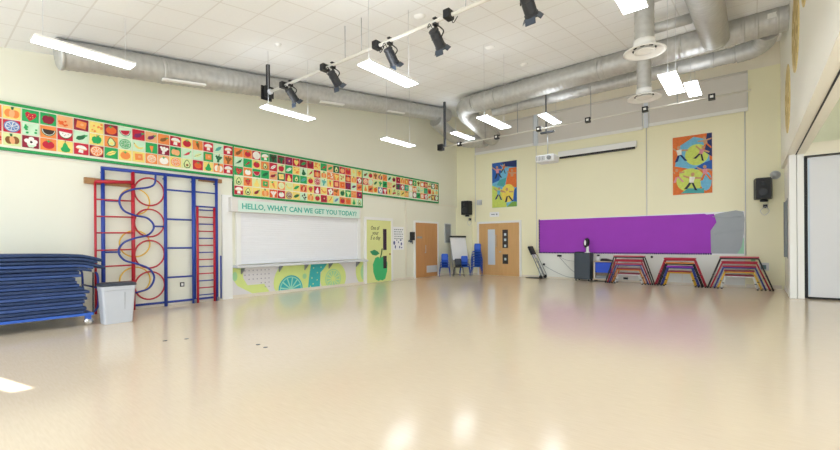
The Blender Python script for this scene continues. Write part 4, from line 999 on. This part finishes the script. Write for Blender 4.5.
# flip chart easel
t = thing('flip_chart', (-9.69,15.02,0), 'white flip chart easel with black clamp among the blue chairs', 'flip chart')
e = MB()
BW, BH = .42, 1.0
def E(u, v, w=0.):  # board plane: u right, v up the leaning board, w towards the room
    a = radians(-18); fx, fy = cos(a), sin(a)   # facing direction
    rx, ry = -fy, fx                            # right of the viewer
    ln = .2
    return Vector((u*rx-(v*ln-w)*fx, u*ry-(v*ln-w)*fy, (.66+v*.98)))+Vector((-9.75,14.98,0))
ux = E(1,0)-E(0,0); vx = E(0,1)-E(0,0); wx = ux.cross(vx).normalized()
MB().obox(E(0,BH/2), ux*BW, vx*BH/2, wx*.012).build('board', SHEETW, t)
MB().obox(E(0,BH+.01)+wx*.02, ux*(BW+.02), vx*.035, wx*.025).build('clamp_bar', BLACK, t)
MB().obox(E(0,BH/2)-wx*.016, ux*(BW+.012), vx*(BH/2+.012), wx*.006).build('board_frame', GREY, t)
for sx in (-1,1): MB().tube([E(sx*BW*.95,BH*.95)-wx*.03, E(sx*BW*1.12,-.655)-wx*.03+Vector((0,0,.0))], .012, 6).build('leg', STEEL, t)
bp = E(0,BH*.9)-wx*.04; MB().tube([bp, Vector((bp.x-.22,bp.y+.1,.01))], .012, 6).build('leg', STEEL, t)
MB().obox(E(0,-.02)+wx*.03, ux*BW, vx*.012, wx*.04).build('pen_tray', GREY, t)

# ------------------------------------------------------------------ right wall: medallions, board, folding partition
for (y,z,r,lb) in ((12.75,4.64,.77,'lowest gold medallion on right wall above the opening post'),(10.6,5.36,.76,'middle tall gold medallion on the bulkhead beside the ducts'),(8.95,5.46,.35,'small gold medallion at top edge of the right bulkhead')):
    b = MB(); b.lathe([(r,0),(r,.012),(r*.97,.016)], (XR,y,z), (-1,0,0), 40)
    for k in range(10):
        a = k*pi/5; b.prism(rot(circ(0,r*.62,r*.1,r*.26,10), a), (XR-.016,y,z), (0,-1,0), (0,0,1), .003, 1)
    b.prism(circ(0,0,r*.22,n=18), (XR-.016,y,z), (0,-1,0), (0,0,1), .003, 1)
    b.solo('wall_medallion', [BRASS, mat('gold_dark','bfa562',.6,var=.3)], lb, 'medallion')
t = thing('notice_board', (XS,14.5,.95), 'blue grey notice board seen edge-on behind the white post', 'board')
MB().box(XS-.03,13.8,.95,XS,15.2,2.42).build('panel', mat('board_bluegrey','8796a3',.6), t)
MB().box(XS-.04,13.78,.93,XS,13.82,2.44).box(XS-.04,15.18,.93,XS,15.22,2.44).each('frame_edge', DGREY, t)
t = thing('folding_partition', (1.9,13.4,0), 'white folding partition parked in the opening at the right', 'partition')
for k in range(3):
    y = 13.3+k*.13
    lf = MB().box(1.065,y,.05,3.2,y+.09,3.33).build('leaf', PANEL, t, bevel=.012)
    MB().box(1.005,y+.02,.02,1.065,y+.08,3.335).build('edge_seal', SEAL, lf, off=t['_o'])
    MB().box(1.065,y+.02,.012,3.2,y+.07,.05).build('bottom_seal', SEAL, lf, off=t['_o'])
MB().box(1.07,13.292,.1,1.1,13.3,3.28).build('edge_strip', mat('strip_blue','bccfe0',.3), t)
# floor sockets
for (x,y,lb) in ((-6.52,2.31,'leftmost small dark mark plate on floor near the bin'),(-6.4,2.55,'small dark floor plate right of the leftmost one'),(-5.24,3.0,'small dark floor plate in middle of the left floor'),(-5.02,2.98,'rightmost small dark floor plate on the left floor')):
    MB().lathe([(.03,0),(.03,.003),(.02,.004)], (x,y,0), n=12).solo('floor_plate', DGREY, lb, 'floor plate', 'small dark floor plates')

# ------------------------------------------------------------------ light
w = bpy.data.worlds.new('sky'); SC.world = w; w.use_nodes = True
bg = w.node_tree.nodes['Background']; bg.inputs[0].default_value = (.84,.92,1.0,1); bg.inputs[1].default_value = 1.6
sun = bpy.data.lights.new('sun', 'SUN'); sun.energy = 14; sun.angle = radians(.6); sun.color = (1,.95,.86)
so = bpy.data.objects.new('sun', sun); COL.objects.link(so)
src = Vector((XL,-.38,2.5)); dst = Vector((-5.82,.6,0))
so.rotation_euler = (dst-src).to_track_quat('-Z','Y').to_euler()

# ------------------------------------------------------------------ camera
cam = bpy.data.cameras.new('camera'); cam.sensor_width = 36; cam.lens = 412.185/840*36; cam.shift_y = 18.735/840
cam.clip_start = .05
co = bpy.data.objects.new('camera', cam); COL.objects.link(co)
co.matrix_world = Matrix.Translation((0,0,1.36)) @ Matrix.Rotation(radians(38.6834),4,'Z') @ Matrix.Rotation(pi/2,4,'X') @ Matrix.Rotation(radians(-.38),4,'Z')
SC.camera = co
vs = SC.view_settings; SC.display_settings.display_device = 'sRGB'
vs.view_transform = 'Standard'; vs.look = 'None'; vs.gamma = 1; vs.use_curve_mapping = False; vs.exposure = 0.96
SC.cycles.max_bounces = 8; SC.cycles.diffuse_bounces = 6; SC.cycles.use_denoising = True
SC.cycles.sample_clamp_indirect = 8
for o in bpy.data.objects:
    if '_o' in o: del o['_o']
